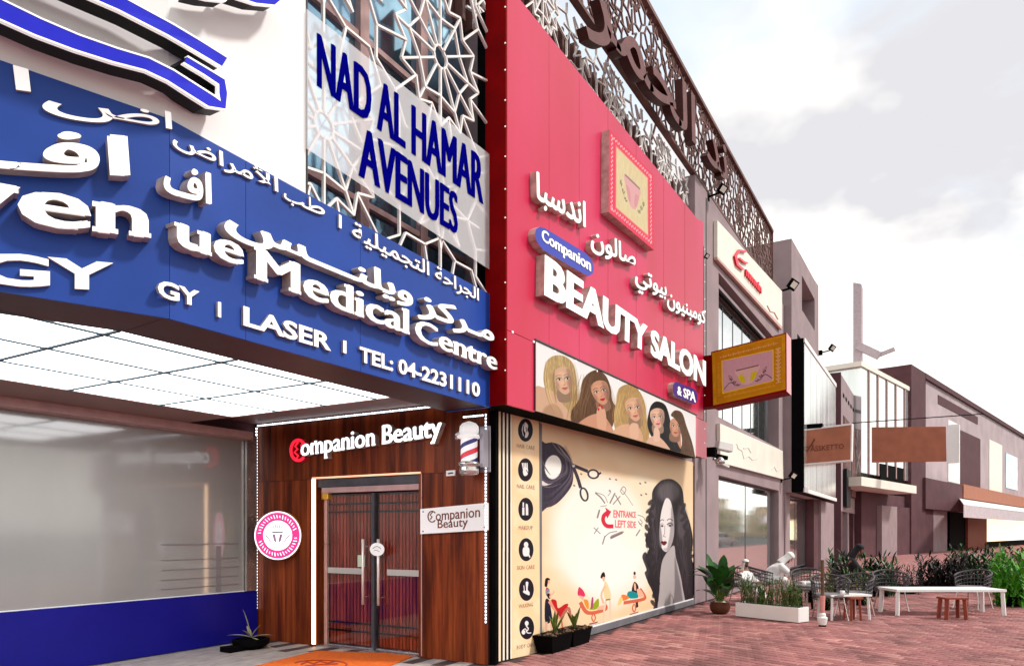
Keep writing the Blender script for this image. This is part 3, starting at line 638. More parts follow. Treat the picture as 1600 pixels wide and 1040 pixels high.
# frosted glass wall at the back of the porch
gw = thing('glass_partition', 'grey frosted glass partition over a deep blue band at the back of the porch', 'glass wall', (4, 8.75, 0))
m_ = MB(); m_.box(-3, 7.26, 8.68, 8.76, 0.012, 0.73); m_.build('blue_band', 'blueband', gw)
frost = mat('frosted_glass', (0.25, 0.245, 0.235), 0.10, spec=0.9, coat=0.5, var=0.10, vscale=0.5)
for (a, b) in ((-3, 0.5), (0.52, 3.4), (3.42, 7.05)):
    m_ = MB(); m_.box(a, b, 8.72, 8.76, 0.742, 2.93); m_.build('pane', frost, gw)
m_ = MB(); m_.box(7.06, 7.24, 8.66, 8.77, 0.735, 3.0); m_.build('edge_profile', 'steel', gw)
m_ = MB(); m_.box(-3, 7.05, 8.70, 8.74, 0.731, 0.741); m_.build('edge_strip', 'white', gw)
m_ = MB()
for z in (1.42, 1.22, 1.09, 0.96, 0.84): m_.box(5.75, 6.95, 8.713, 8.7185, z, z + (0.018 if z > 1.3 else 0.009))
m_.box(6.58, 6.66, 8.7135, 8.7195, 0.75, 1.40); m_.build('rail_reflection', mat('rail_reflection', (0.17, 0.155, 0.16), 0.3), gw)  # flat dark bars on the pane paint in the reflection of a railing

# walnut clad wall with the doorway
XW = 7.30
ww = thing('walnut_wall', 'dark red walnut board wall around the salon doors', 'wall', (XW, 6.7, 0))
m_ = MB(); m_.box(XW + 0.021, XW + 0.05, 4.66, 5.66, 0, 3.2); m_.box(XW + 0.021, XW + 0.05, 7.54, 8.75, 0, 3.2); m_.box(XW + 0.021, XW + 0.05, 5.66, 7.54, 2.34, 3.2); m_.build('backing', 'dark', ww)
m_ = MB(); m_.box(XW + 0.051, XW + 0.059, 4.66, 5.66, 0, 3.2); m_.build('wall_core', 'maroon', ww)
def boards(y0, y1, z0, z1):
    n = max(1, round((y1 - y0) / 0.155)); w_ = (y1 - y0) / n
    for k in range(n):
        m_ = MB(); d = rs.uniform(0, .003); m_.box(XW - d, XW + 0.02, y0 + k * w_ + 0.0012, y0 + (k + 1) * w_ - 0.0012, z0, z1); m_.build('board', 'walnut', ww)
boards(4.66, 5.66, 0, 2.335); boards(7.54, 8.74, 0, 2.335); boards(4.66, 8.74, 2.34, 3.19)
# door recess
dr = thing('salon_door', 'double glass salon doors with red timber slats and long steel handles', 'door', (XW, 6.6, 0))
D0, D1 = 5.70, 7.50
for (a, b) in ((5.66, D0), (D1, 7.54)):
    m_ = MB(); m_.box(XW + 0.0, XW + 0.22, a, b, 0, 2.335); m_.build('jamb', 'walnut', dr)
m_ = MB(); m_.box(XW + 0.02, XW + 0.22, D0, D1, 2.22, 2.336); m_.build('header', 'frame', dr)
m_ = MB(); m_.box(XW + 0.035, XW + 0.10, D0, D1 - 0.06, 2.14, 2.215); m_.build('door_closer_rail', 'louvre', dr)
m_ = MB(); m_.box(XW + 0.20, XW + 0.22, D0, D1, 0, 2.22); m_.build('door_lining', mat('lining', (0.05, 0.008, 0.006), 0.6), dr)
DM = 6.52
glz = bpy.data.materials.new('door_glass'); glz.use_nodes = True; n_ = glz.node_tree.nodes; l_ = glz.node_tree.links; n_.clear()
o_ = n_.new('ShaderNodeOutputMaterial'); mx_ = n_.new('ShaderNodeMixShader'); t_ = n_.new('ShaderNodeBsdfTransparent'); gl_ = n_.new('ShaderNodeBsdfGlossy'); gl_.inputs['Roughness'].default_value = 0.04; gl_.inputs['Color'].default_value = (0.8, 0.8, 0.8, 1)
t_.inputs['Color'].default_value = (0.92, 0.9, 0.9, 1); mx_.inputs[0].default_value = 0.07; l_.new(t_.outputs[0], mx_.inputs[1]); l_.new(gl_.outputs[0], mx_.inputs[2]); l_.new(mx_.outputs[0], o_.inputs[0])
for (a, b) in ((D0 + 0.01, DM - 0.025), (DM + 0.025, D1 - 0.10)):
    lf = MB(); lf.box(XW + 0.10, XW + 0.112, a, b, 0.03, 2.12); leaf = lf.build('door_leaf', glz, dr)
    n = 13
    for k in range(n):
        m_ = MB(); yy = a + 0.02 + (b - a - 0.04) * (k + 0.5) / n; wdt = (b - a) / n * 0.62; m_.box(XW + 0.135, XW + 0.165, yy - wdt / 2, yy + wdt / 2, 0.05, 2.10); m_.build('slat', 'slat', leaf)
    for z in (0.22, 0.33, 1.86, 1.97):
        m_ = MB(); m_.box(XW + 0.118, XW + 0.134, a + 0.01, b - 0.01, z, z + 0.025); m_.build('cross_rail', 'dark', leaf)
    m_ = MB(); m_.box(XW + 0.100, XW + 0.12, a, b, 0.0, 0.029); m_.build('kick_rail', 'steel', leaf)
m_ = MB(); m_.box(XW + 0.06, XW + 0.13, DM - 0.024, DM + 0.024, 0.03, 2.12); m_.build('meeting_post', 'frame', dr)
for yy in (DM - 0.13, DM + 0.14):
    m_ = MB(); m_.tube([(XW + 0.02, yy, 0.62), (XW + 0.02, yy, 1.50)], 0.019, 10); h_ = m_.build('handle', 'handle', dr, smooth=True)
    m_ = MB(); m_.tube([(XW + 0.02, yy, 0.72), (XW + 0.10, yy, 0.72)], 0.012, 8); m_.tube([(XW + 0.02, yy, 1.40), (XW + 0.10, yy, 1.40)], 0.012, 8); m_.build('handle_bracket', 'steel', h_)
for (a, b) in ((D0 + 0.03, DM - 0.22), (DM + 0.22, D1 - 0.12)):
    m_ = MB(); m_.box(XW + 0.088, XW + 0.098, a, b, 1.02, 1.10); m_.build('push_bar', mat('push_bar', (0.45, 0.43, 0.40), 0.4, metal=0.3), dr)
m_ = MB(); m_.box(XW + 0.085, XW + 0.098, DM - 0.05, DM + 0.06, 1.17, 1.27); m_.build('lock', 'frame', dr, bevel=0.01)
m_ = MB(); m_.box(XW + 0.090, XW + 0.098, DM + 0.17, DM + 0.30, 1.12, 1.28); m_.build('door_sticker', mat('sticker', (0.45, 0.50, 0.38), 0.5), dr)
m_ = MB(); m_.box(XW + 0.09, XW + 0.15, D1 - 0.095, D1 - 0.04, 0.02, 2.12); m_.build('rose_strip', 'rose', dr, bevel=0.01)  # narrow rose upright beside the edge of the door leaf
m_ = MB(); m_.box(XW + 0.06, XW + 0.14, D1 - 0.15, D1 - 0.02, 2.05, 2.18); m_.build('hinge', 'goldmetal', dr, bevel=0.01)
m_ = MB(); m_.box(XW - 0.02, XW + 0.3, D0, D1, 0.001, 0.018); m_.build('threshold', 'steel', dr)
osn = thing('door_notice', 'small white oval notice hanging on the salon door handle', 'notice', (XW, DM - 0.14, 1.35))
m_ = MB(); V = []; n = 28
A = [(XW - 0.006, DM - 0.13 + 0.125 * math.cos(t * 2 * math.pi / n), 1.365 + 0.088 * math.sin(t * 2 * math.pi / n)) for t in range(n)]; m_.hexa(A, [(x + 0.006, y, z) for x, y, z in A]); m_.build('plate', 'board', osn)
m_ = MB(); m_.tube([(XW - 0.008, DM - 0.06 - 0.14 * k / 8, 1.375 + 0.03 * math.sin(k / 8 * math.pi)) for k in range(9)], 0.004, 5); m_.tube([(XW - 0.008, DM - 0.08 - 0.09 * k / 4, 1.345 + 0.01 * math.sin(k)) for k in range(5)], 0.003, 5); m_.build('scroll', 'frame', osn)
# glowing door surround
dl = thing('door_light_frame', 'thin glowing warm light strip framing the salon doorway', 'light strip', (XW, 7.55, 0))
m_ = MB(); m_.box(XW - 0.022, XW - 0.004, 7.52, 7.575, 0.02, 2.335); m_.build('upright', 'ledwarm', dl)
m_ = MB(); m_.box(XW - 0.018, XW - 0.004, 5.66, 7.575, 2.338, 2.362); m_.build('top_strip', mat('led_copper', (0.8, 0.5, 0.35), 0.5, emit=(1, 0.42, 0.22), es=0.55), dl)
m_ = MB(); m_.box(XW - 0.012, XW - 0.004, 5.64, 5.655, 0.02, 2.336); m_.build('upright', 'rose', dl)
# dotted led runs
def ledrun(name, label, p, q, n, r, loc):
    t = thing(name, label, 'light strip', loc); m_ = MB(); p, q = Vector(p), Vector(q); m_.bar(p, q, r * 1.5, i=0)
    m_.build('channel', 'steel', t); m_ = MB()
    side = (CAMP - (p + q) / 2).normalized() * r * 1.4
    for k in range(n):
        a = p.lerp(q, (k + 0.2) / n) + side; b = p.lerp(q, (k + 0.72) / n) + side; m_.bar(a, b, r)
    d = m_.build('diodes', 'led', t); d['kind'] = 'stuff'; return t
ledrun('led_strip', 'dotted white light strip running up the far corner of the walnut wall', (XW - 0.02, 8.72, 0.45), (XW - 0.02, 8.72, 3.15), 60, 0.018, (XW, 8.72, 0))
ledrun('led_strip', 'dotted white light strip along the top edge of the walnut wall', (XW - 0.02, 8.70, 3.17), (XW - 0.02, 5.1, 3.17), 70, 0.018, (XW, 7, 3.1))
ledrun('led_strip', 'short dotted light strip under the beam above the barber pole', (XW - 0.02, 5.0, 3.0), (XW - 0.02, 4.70, 3.0), 9, 0.016, (XW, 4.9, 3))
ledrun('led_strip', 'dotted light strip up the near corner of the walnut wall beside the icon board', (XW - 0.02, 4.67, 0.5), (XW - 0.02, 4.67, 3.02), 60, 0.013, (XW, 4.67, 0))
# ================================================================== blue sign with its folded end
SB = PY(YB)
bs = thing('blue_sign', 'long royal blue fascia sign with raised white Arabic and English letters', 'sign', (4, YB, 3.03))
e1 = 455
for (a, b) in ((265, 384), (384, 563), (563, 767)):
    x0_, x1_ = XP(a, YB), XP(b, YB); ta, tb = ZP(265, 186, YB), ZP(764.6, 459, YB); t0, t1 = [ta + (tb - ta) * (x - XP(265, YB)) / (XP(767, YB) - XP(265, YB)) for x in (x0_, x1_)]
    m_ = MB(); m_.hexa([(x0_ + 0.002, YB, 3.02), (x1_ - 0.002, YB, 3.02), (x1_ - 0.002, YB, t1), (x0_ + 0.002, YB, t0)], [(x0_ + 0.002, YB + 0.025, 3.02), (x1_ - 0.002, YB + 0.025, 3.02), (x1_ - 0.002, YB + 0.025, t1), (x0_ + 0.002, YB + 0.025, t0)]); m_.build('panel', 'blue', bs)
Fe = F2; za = ZP(265, 186, YB); zt0 = U(0, 85, PF).z; s0 = (U(0, HOR, PF) - F0).length; zl = za + (zt0 - za) * 5.2 / s0; zb0 = U(0, 455, PF).z; zbl = 3.02 + (zb0 - 3.02) * 5.2 / s0
m_ = MB(); m_.hexa([(Fe.x, Fe.y, zbl), (F0.x - 0.002, F0.y, 3.02), (F0.x - 0.002, F0.y, za), (Fe.x, Fe.y, zl)], [(Fe.x - fn.x * .025, Fe.y - fn.y * .025, zbl), (F0.x - 0.002, F0.y + .025, 3.02), (F0.x - 0.002, F0.y + .025, za), (Fe.x - fn.x * .025, Fe.y - fn.y * .025, zl)]); m_.build('panel', 'blue', bs)
m_ = MB(); m_.box(F0.x, xb, YB + 0.031, 5.02, 3.301, 4.2); m_.build('box_body', 'maroon', bs)
m_ = MB(); m_.box(xb - 0.05, xb - 0.002, YB + 0.026, 5.02, 3.02, ZP(764, 459, YB)); m_.build('end_cap', 'blue', bs)
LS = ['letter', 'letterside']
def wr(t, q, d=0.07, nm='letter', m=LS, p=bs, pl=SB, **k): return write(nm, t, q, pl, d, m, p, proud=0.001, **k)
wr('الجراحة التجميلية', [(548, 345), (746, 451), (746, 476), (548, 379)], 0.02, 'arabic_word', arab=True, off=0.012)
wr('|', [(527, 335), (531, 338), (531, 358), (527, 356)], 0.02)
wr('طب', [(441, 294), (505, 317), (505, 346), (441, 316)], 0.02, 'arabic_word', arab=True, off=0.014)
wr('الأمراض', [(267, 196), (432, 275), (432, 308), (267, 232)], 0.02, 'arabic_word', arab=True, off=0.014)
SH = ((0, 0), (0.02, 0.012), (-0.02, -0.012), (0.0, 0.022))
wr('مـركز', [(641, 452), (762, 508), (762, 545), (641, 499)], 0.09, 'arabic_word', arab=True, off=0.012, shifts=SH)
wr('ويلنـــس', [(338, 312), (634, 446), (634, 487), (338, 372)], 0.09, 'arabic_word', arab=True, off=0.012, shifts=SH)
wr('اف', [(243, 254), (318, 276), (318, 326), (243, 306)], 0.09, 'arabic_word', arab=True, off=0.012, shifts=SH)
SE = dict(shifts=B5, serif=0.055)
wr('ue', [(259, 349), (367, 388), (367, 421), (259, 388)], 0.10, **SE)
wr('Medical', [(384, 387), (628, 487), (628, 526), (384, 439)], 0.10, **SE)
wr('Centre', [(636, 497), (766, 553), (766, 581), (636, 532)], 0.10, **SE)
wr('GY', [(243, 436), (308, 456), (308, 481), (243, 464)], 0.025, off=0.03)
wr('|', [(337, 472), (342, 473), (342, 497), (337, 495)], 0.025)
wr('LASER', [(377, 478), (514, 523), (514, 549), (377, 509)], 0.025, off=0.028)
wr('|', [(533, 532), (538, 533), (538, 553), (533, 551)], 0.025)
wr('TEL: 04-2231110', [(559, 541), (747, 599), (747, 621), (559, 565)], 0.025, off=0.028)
# folded end
k_ = dict(pl=PF)
wr('اض', [(66, 128), (268, 178), (268, 212), (66, 182)], 0.02, 'arabic_word', arab=True, off=0.014, **k_)
wr('ا', [(20, 104), (48, 112), (48, 146), (20, 142)], 0.02, 'arabic_word', arab=True, off=0.014, **k_)
wr('اف', [(-70, 200), (200, 222), (200, 286), (-70, 268)], 0.09, 'arabic_word', arab=True, off=0.012, shifts=SH, **k_)
wr('ven', [(-140, 270), (232, 336), (232, 381), (-140, 340)], 0.10, pl=PF, **SE)
wr('GY', [(-40, 392), (176, 412), (176, 456), (-40, 446)], 0.025, off=0.03, **k_)

# white board with the blue channel letter
wbd = thing('white_sign_board', 'large plain white sign board with a big blue letter G above the blue fascia', 'sign', (3, 4.44, 4.4))
SW = PY(4.44)
xw0 = XP(265, 4.44)
m_ = MB(); A = [(F0.x + .003, 4.44, 4.22), (xw, 4.44, 4.22), (xw, 4.44, 10.2), (F0.x + .003, 4.44, 10.2)]
m_.hexa(A, [(a, 4.60, c) for a, b, c in A]); m_.build('board', 'board', wbd)
W0, W2 = F0 - fn * .03, F2 - fn * .03; m_ = MB(); A = [Vector((W2.x, W2.y, 4.1)), Vector((W0.x, W0.y, 4.1)), Vector((W0.x, W0.y, 10.2)), Vector((W2.x, W2.y, 10.2))]; m_.hexa(A, [v - fn * .12 for v in A]); m_.build('board', 'board', wbd)
m_ = MB(); m_.box(xw + 0.001, xw + 0.012, 4.43, 4.62, 4.3, 10.2); m_.build('edge_trim', 'frame', wbd)
gp = Plane((0, 4.36, 0), (0, -1, 0))
def poly3(name, pts, pl, depth, mats, parent, proud=0.0): return pslab(name, pts, pl, depth, mats, parent, proud)
def stroke_px(pts, wds):
    Lp, Rp = [], []
    for i, p in enumerate(pts):
        a, b = pts[max(i - 1, 0)], pts[min(i + 1, len(pts) - 1)]; d = Vector((b[0] - a[0], b[1] - a[1])).normalized(); n = Vector((-d.y, d.x)); w_ = wds[i] / 2
        Lp.append((p[0] + n.x * w_, p[1] + n.y * w_)); Rp.append((p[0] - n.x * w_, p[1] - n.y * w_))
    return Lp, Rp
GPL = None
def UG(x, y, proud, back):
    # board front is folded: pick the face on which the traced point lies
    if x >= 265: return U(x, y, Plane((0, 4.24 - proud + back, 0), (0, -1, 0)))
    k = .20 + proud - back; return U(x, y, Plane(F0 + fn * k, fn))
def stroke3(name, pts, wds, pl, depth, mats, parent, proud=0.0, fold=False):
    Lp, Rp = stroke_px(pts, wds); P2 = Plane(pl.p + pl.n * proud, pl.n); mb = MB(); n = len(pts)
    a = [U(*p, P2) for p in Lp]; b = [U(*p, P2) for p in Rp]; c = [v - pl.n * depth for v in a]; d = [v - pl.n * depth for v in b]
    if fold:
        a = [UG(*p, proud, 0) for p in Lp]; b = [UG(*p, proud, 0) for p in Rp]; back = lambda v, p: v + (Vector((0, depth, 0)) if p[0] >= 265 else -fn * depth)
        c = [back(v, p) for v, p in zip(a, Lp)]; d = [back(v, p) for v, p in zip(b, Rp)]
    mb.V = [tuple(v) for v in a + b + c + d]
    for i in range(n - 1):
        mb.F += [(i, i + 1, n + i + 1, n + i)]; mb.I.append(0)
        mb.F += [(i, 2 * n + i, 2 * n + i + 1, i + 1), (n + i, n + i + 1, 3 * n + i + 1, 3 * n + i)]; mb.I += [1, 1]
    for i in (0, n - 1): mb.F.append((i, n + i, 3 * n + i, 2 * n + i)); mb.I.append(1)
    return mb.build(name, mats, parent)
Gp = [(351, 97), (312, 73), (266, 46), (190, 6), (110, -30), (40, -62), (-40, -90), (-110, -90), (-130, -62), (-70, -22), (0, 14), (60, 42), (120, 66), (180, 86), (230, 100), (267, 118), (300, 139), (330, 158), (349, 164), (349, 146), (347, 128), (322, 112), (290, 93)]
Gw = [15, 16, 17, 19, 21, 23, 26, 30, 32, 30, 27, 25, 22, 20, 18, 17, 17, 17, 14, 12, 11, 9, 9]
stroke3('letter', Gp, Gw, gp, 0.17, ['neon', 'dark'], wbd, 0.0, True)
Gi = stroke_px(Gp, [g + 3 for g in Gw])
for side_ in Gi: stroke3('letter_rim', side_, [2.4] * len(side_), gp, 0.03, ['letter', 'letter'], wbd, 0.003, True)
for pts in ([(300, -14), (325, -8), (352, -5), (362, -16)], [(366, -12), (400, -1), (430, 2), (446, -12)]):
    stroke3('letter', pts, [11] * 4, gp, 0.14, ['neon', 'dark'], wbd, 0, True); stroke3('letter_rim', [(x, y + 7) for x, y in pts], [2.4] * 4, gp, 0.03, ['letter', 'letter'], wbd, 0.004, True)

# translucent banner with the avenue's name
bn = thing('translucent_banner', 'translucent white slanted banner reading NAD AL HAMAR AVENUES on the lattice', 'banner', (5.5, 4.5, 5.5))
tb = bpy.data.materials.new('translucent_film'); tb.use_nodes = True; n_ = tb.node_tree.nodes; l_ = tb.node_tree.links; n_.clear()
o_ = n_.new('ShaderNodeOutputMaterial'); mx_ = n_.new('ShaderNodeMixShader'); t_ = n_.new('ShaderNodeBsdfTransparent'); d_ = n_.new('ShaderNodeBsdfDiffuse'); d_.inputs[0].default_value = (0.93, 0.94, 0.97, 1); mx_.inputs[0].default_value = 0.27
l_.new(t_.outputs[0], mx_.inputs[1]); l_.new(d_.outputs[0], mx_.inputs[2]); l_.new(mx_.outputs[0], o_.inputs[0])
BP = PY(4.415)
pslab('film', [(479, 14), (765, 241), (765, 421), (479, 232)], BP, 0.004, tb, bn)
wr('NAD AL HAMAR', [(495, 50), (755, 247), (755, 319), (495, 134)], 0.006, p=bn, pl=BP, m=['navytext', 'navytext'], off=0.0, shifts=((0, 0), (0.045, 0.0), (-0.045, -0.0), (0.02, 0.01)))
wr('AVENUES', [(560, 192), (715, 303), (715, 367), (560, 275)], 0.006, p=bn, pl=BP, m=['navytext', 'navytext'], off=0.0, shifts=((0, 0), (0.045, 0.0), (-0.045, -0.0), (0.02, 0.01)))

# ================================================================== red sign
SR = PY(YR)
rd = thing('red_sign', 'tall crimson fascia box sign reading BEAUTY SALON in raised white letters', 'sign', (7, YR, 3.06))
def topy(px): return 58 + 1.236 * (px - 860)
def boty(px): return 631 + 0.2715 * (px - 790)
def seamy(px): return 514 + (651 - 514) / (1087 - 790) * (px - 790)
cuts = [790, 858, 905, 950, 994, 1037, 1070, 1099]
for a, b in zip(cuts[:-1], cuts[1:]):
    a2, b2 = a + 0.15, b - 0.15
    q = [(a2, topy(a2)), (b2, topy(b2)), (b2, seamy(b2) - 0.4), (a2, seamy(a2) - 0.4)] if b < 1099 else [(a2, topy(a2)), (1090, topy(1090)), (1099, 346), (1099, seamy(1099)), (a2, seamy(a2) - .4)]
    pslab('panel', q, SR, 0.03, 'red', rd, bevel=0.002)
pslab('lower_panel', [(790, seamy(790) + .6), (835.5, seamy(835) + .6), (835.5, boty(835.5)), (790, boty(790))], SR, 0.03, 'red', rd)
pslab('lower_panel', [(1087, seamy(1087) + .6), (1104, seamy(1104) + .6), (1104, boty(1104)), (1087, boty(1087))], SR, 0.03, 'pinkend', rd)
xr0, xr1 = XP(790, YR), XP(1102, YR); zr = ZP(790, boty(790), YR); zr1 = ZP(1100, boty(1100), YR)
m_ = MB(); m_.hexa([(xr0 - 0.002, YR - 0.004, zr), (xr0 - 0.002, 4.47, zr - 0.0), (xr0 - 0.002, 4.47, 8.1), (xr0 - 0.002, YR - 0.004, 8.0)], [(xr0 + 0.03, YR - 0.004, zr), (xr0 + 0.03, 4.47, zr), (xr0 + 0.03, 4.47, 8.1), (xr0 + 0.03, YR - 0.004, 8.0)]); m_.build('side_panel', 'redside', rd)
m_ = MB(); m_.hexa([(xr0 + .031, YR + .031, zr + .02), (xr1, YR + .031, zr1 + .02), (xr1, 4.60, zr1 + .02), (xr0 + .031, 4.60, zr + .02)], [(xr0 + .031, YR + .031, 7.6), (xr1, YR + .031, 7.6), (xr1, 4.60, 7.6), (xr0 + .031, 4.60, 7.6)]); m_.build('box_body', 'black', rd)
m_ = MB()
for k in range(13):
    z = 3.4 + k * 0.34 + rs.uniform(-.05, .05); m_.box(xr0 - 0.012, xr0 - 0.003, YR - 0.006, YR + 0.008, z, z + 0.012)
for k in range(13):
    z = 3.4 + k * 0.34 + rs.uniform(-.05, .05); m_.box(xr1 - 0.085, xr1 - 0.065, YR - 0.015, YR - 0.002, z, z + 0.02)
for k in range(9):
    px = 800 + k * 33; p = U(px, seamy(px), SR); m_.box(p.x - 0.012, p.x + 0.012, YR - 0.015, YR - 0.002, p.z - 0.012, p.z + 0.012)
fb = m_.build('light_clip', 'letter', rd); fb['kind'] = 'stuff'
LW = dict(p=rd, pl=SR)
wr('BEAUTY', [(838, 400), (1001, 511), (1000, 553), (837, 464)], 0.12, off=0.032, shifts=((0, 0), (0.02, 0), (-0.02, 0)), **LW)
wr('SALON', [(1006, 514), (1094, 565), (1094, 605), (1006, 556)], 0.12, off=0.032, shifts=((0, 0), (0.02, 0), (-0.02, 0)), **LW)
for t, q in (('اندسبا', [(828, 270), (906, 318), (906, 368), (828, 324)]), ('صالون', [(914, 352), (985, 392), (985, 427), (914, 396)]), ('بيوتي', [(984, 415), (1034, 444), (1034, 477), (984, 457)]), ('كومبنيون', [(1035, 450), (1096, 486), (1096, 514), (1035, 484)])):
    wr(t, q, 0.09, 'arabic_word', arab=True, off=0.01, shifts=((0, 0), (0.012, 0.012), (-0.012, -0.012)), **LW)
def pill(q, m, d, name='badge'):
    H = homog(q); a = math.hypot(q[1][0] - q[0][0], q[1][1] - q[0][1]) ; pts = []; ru = 0.16
    for k in range(7): t = math.pi / 2 + k * math.pi / 6; pts.append(hap(H, ru + ru * math.cos(t), 0.5 - 0.5 * math.sin(t)))
    for k in range(7): t = -math.pi / 2 + k * math.pi / 6; pts.append(hap(H, 1 - ru + ru * math.cos(t), 0.5 - 0.5 * math.sin(t)))
    return pslab(name, pts[::-1], SR, d, [m, 'letterside'], rd, proud=d)
pb = pill([(836, 347), (928, 403), (928, 437), (836, 383)], 'bluepill', 0.10)
PL2 = Plane((0, YR - 0.101, 0), (0, -1, 0))
write('letter', 'Companion', [(846, 357), (923, 406), (923, 430), (846, 381)], PL2, 0.006, LS, rd, off=0.015, shifts=((0, 0), (0.02, 0), (-0.02, 0)))
pb = pill([(1051, 594), (1090, 609), (1090, 633), (1051, 618)], 'purplepill', 0.10)
write('letter', '& SPA', [(1058, 602), (1087, 613), (1087, 629), (1058, 616)], PL2, 0.006, LS, rd, off=0.015, shifts=((0, 0), (0.02, 0), (-0.02, 0)))

# ---- the framed emblem plaque (printed)
def emblem(pr, cx, cy, s, dark, yel, body, tf=None):
    g = lambda x, y: (cx + x * s, cy + y * s)
    pr.fill([g(-1.0, -.9), g(1.0, -.9), g(.85, .0), g(.45, .9), g(0, 1.1), g(-.45, .9), g(-.85, 0)], body, 0.9)
    pr.fill([g(-1.0, -.95), g(1.0, -.95), g(1.0, -.8), g(-1.0, -.8)], dark, 0.8, curve=False)
    pr.fill([g(-.85, -.2), g(-.35, -.1), g(-.25, .8), g(-.6, .6)], yel); pr.fill([g(.85, -.2), g(.35, -.1), g(.25, .8), g(.6, .6)], yel)
    for sg in (-1, 1):
        pr.line([g(sg * .7, 1.0), g(sg * 1.2, .6), g(sg * 1.5, .1), g(sg * 1.35, -.3)], 3, dark, .8)
        for k in range(6): a = k / 5; pr.ell(*g(sg * (0.8 + .75 * a), .95 - 1.1 * a + .12 * (k % 2)), .16 * s, .07 * s, dark, .8, 0, sg * (0.5 + a))
pq = [(952, 202), (1021, 273), (1022, 391), (951, 331)]
pr = Print(pq, 420, 420, (0.86, 0.25, 0.36)); pr.tf = lambda x, y: hap(homog(pq), x, y)
for k in range(34):
    for (x, y) in ((0.05 + k * 0.027, 0.05 + .02 * (k % 2)), (0.05 + k * 0.027, 0.94 - .02 * (k % 2)), (0.05 + .02 * (k % 2), 0.05 + k * 0.027), (0.94 - .02 * (k % 2), 0.05 + k * 0.027)): pr.ell(x, y, 0.011, 0.014, (1, 0.78, 0.78), .85)
pr.fill([(.13, .11), (.87, .11), (.87, .89), (.13, .89)], (.88, .42, .42), curve=False); pr.fill([(.15, .13), (.85, .13), (.85, .87), (.15, .87)], (0.83, 0.77, 0.60), curve=False, tex=.04)
emblem(pr, 0.50, 0.52, 0.17, (.45, .45, .36), (.80, .58, .58), (.84, .62, .65))
pq_t = thing('emblem_plaque', 'square pink bordered plaque with a crest print near the top of the red sign', 'plaque', tuple(U(951, 331, SR)))
pm = pr.material('plaque_print', 0.4, k=0.9); PLQ = Plane((0, YR - 0.12, 0), (0, -1, 0))
printed('plate', pr, PLQ, 0.12, pm, 'letterside', pq_t)

# ---- photo strip of five women
bq = [(836, 532), (1087, 649), (1087, 714), (836, 641)]
pr = Print(bq, 1100, 460, (1.0, 1.0, 1.0)); pr.crop(3.466, 780, 440)
def face(pr, cx, cy, s, ang, skin, lip, brow=(.25, .17, .12), dark=None):
    c, t = math.cos(ang), math.sin(ang); g = lambda x, y: (cx + s * (x * c - y * t), cy + s * (x * t + y * c) * 1.0)
    sh = tuple(v * .70 for v in skin); hi = tuple(min(1, v * 1.12) for v in skin)
    pr.fill([g(-.55, .6), g(-.5, 1.5), g(.45, 1.5), g(.42, .6)], sh, 1, 2)
    pr.fill([g(-.62, -.75), g(0, -1.02), g(.62, -.75), g(.72, -.1), g(.58, .5), g(.22, .95), g(-.12, .98), g(-.5, .55), g(-.7, -.1)], skin, 1, 1)
    pr.fill([g(.25, -.8), g(.62, -.7), g(.7, 0), g(.5, .6), g(.3, .8), g(.42, .1)], sh, .55, 5)
    pr.ell(*g(.45, .25), .22 * s, .5 * s, tuple(v * .66 for v in skin), .5, 7, ang); pr.ell(*g(-.5, .25), .14 * s, .4 * s, sh, .5, 6, ang); pr.ell(*g(-.32, .22), .16 * s, .13 * s, (.90, .50, .44), .35, 6); pr.ell(*g(.30, .24), .14 * s, .13 * s, (.85, .45, .40), .35, 6)
    for sx in (-.33, .27): pr.ell(*g(sx, -.2), .24 * s, .17 * s, tuple(v * .62 for v in skin), .5, 5, ang)
    pr.ell(*g(-.15, -.2), .38 * s, .5 * s, hi, .5, 6, ang); pr.ell(*g(-.1, .3), .28 * s, .2 * s, hi, .4, 5)
    for sx in (-.33, .27):
        pr.fill([g(sx - .2, -.12), g(sx, -.24), g(sx + .2, -.12), g(sx, -.04)], (.92, .88, .85), .9); pr.ell(*g(sx + .02, -.13), .075 * s, .085 * s, (.12, .10, .10), .95)
        pr.line([g(sx - .22, -.12), g(sx, -.25), g(sx + .22, -.13)], 2.6, (.10, .06, .05), .95); pr.line([g(sx - .24, -.36), g(sx, -.46), g(sx + .22, -.38)], 3.0, brow, .8)
    pr.line([g(.0, -.15), g(.07, .2), g(-.03, .30)], 2.2, sh, .9); pr.line([g(-.1, .32), g(.1, .33)], 2.5, tuple(v * .6 for v in skin), .7)
    pr.fill([g(-.22, .54), g(-.06, .48), g(.02, .50), g(.1, .48), g(.24, .54), g(.02, .70)], lip, 1)
    pr.line([g(-.2, .56), g(.22, .56)], 1.6, tuple(v * .5 for v in lip), .8)
def lock(pr, pts, col, tex=.16):
    pr.fill(pts, col, 1, 1, True, tex)
def strands(pr, path, spread, n, col, wd=2.2, amp=3.0, a=.5):
    for k in range(n):
        o = (k / (n - 1) - .5) * spread; ph = rs.uniform(0, 6); v = rs.uniform(.7, 1.35); pr.line([(x + o + amp * math.sin(i * 1.5 + ph), y + rs.uniform(-2, 2)) for i, (x, y) in enumerate(path)], wd, tuple(min(1, c_ * v) for c_ in col), a, taper=True)
S1 = (.86, .70, .58)
lock(pr, [(245, 560), (243, 490), (258, 430), (298, 400), (352, 403), (398, 440), (417, 510), (422, 600), (428, 690), (405, 765), (330, 750), (290, 650)], (.76, .65, .45))
pr.fill([(190, 585), (240, 572), (300, 600), (335, 650), (400, 735), (400, 800), (190, 800)], S1, 1, 2); pr.fill([(240, 690), (300, 660), (345, 720), (330, 780), (250, 760)], (.62, .46, .35), .5, 8)
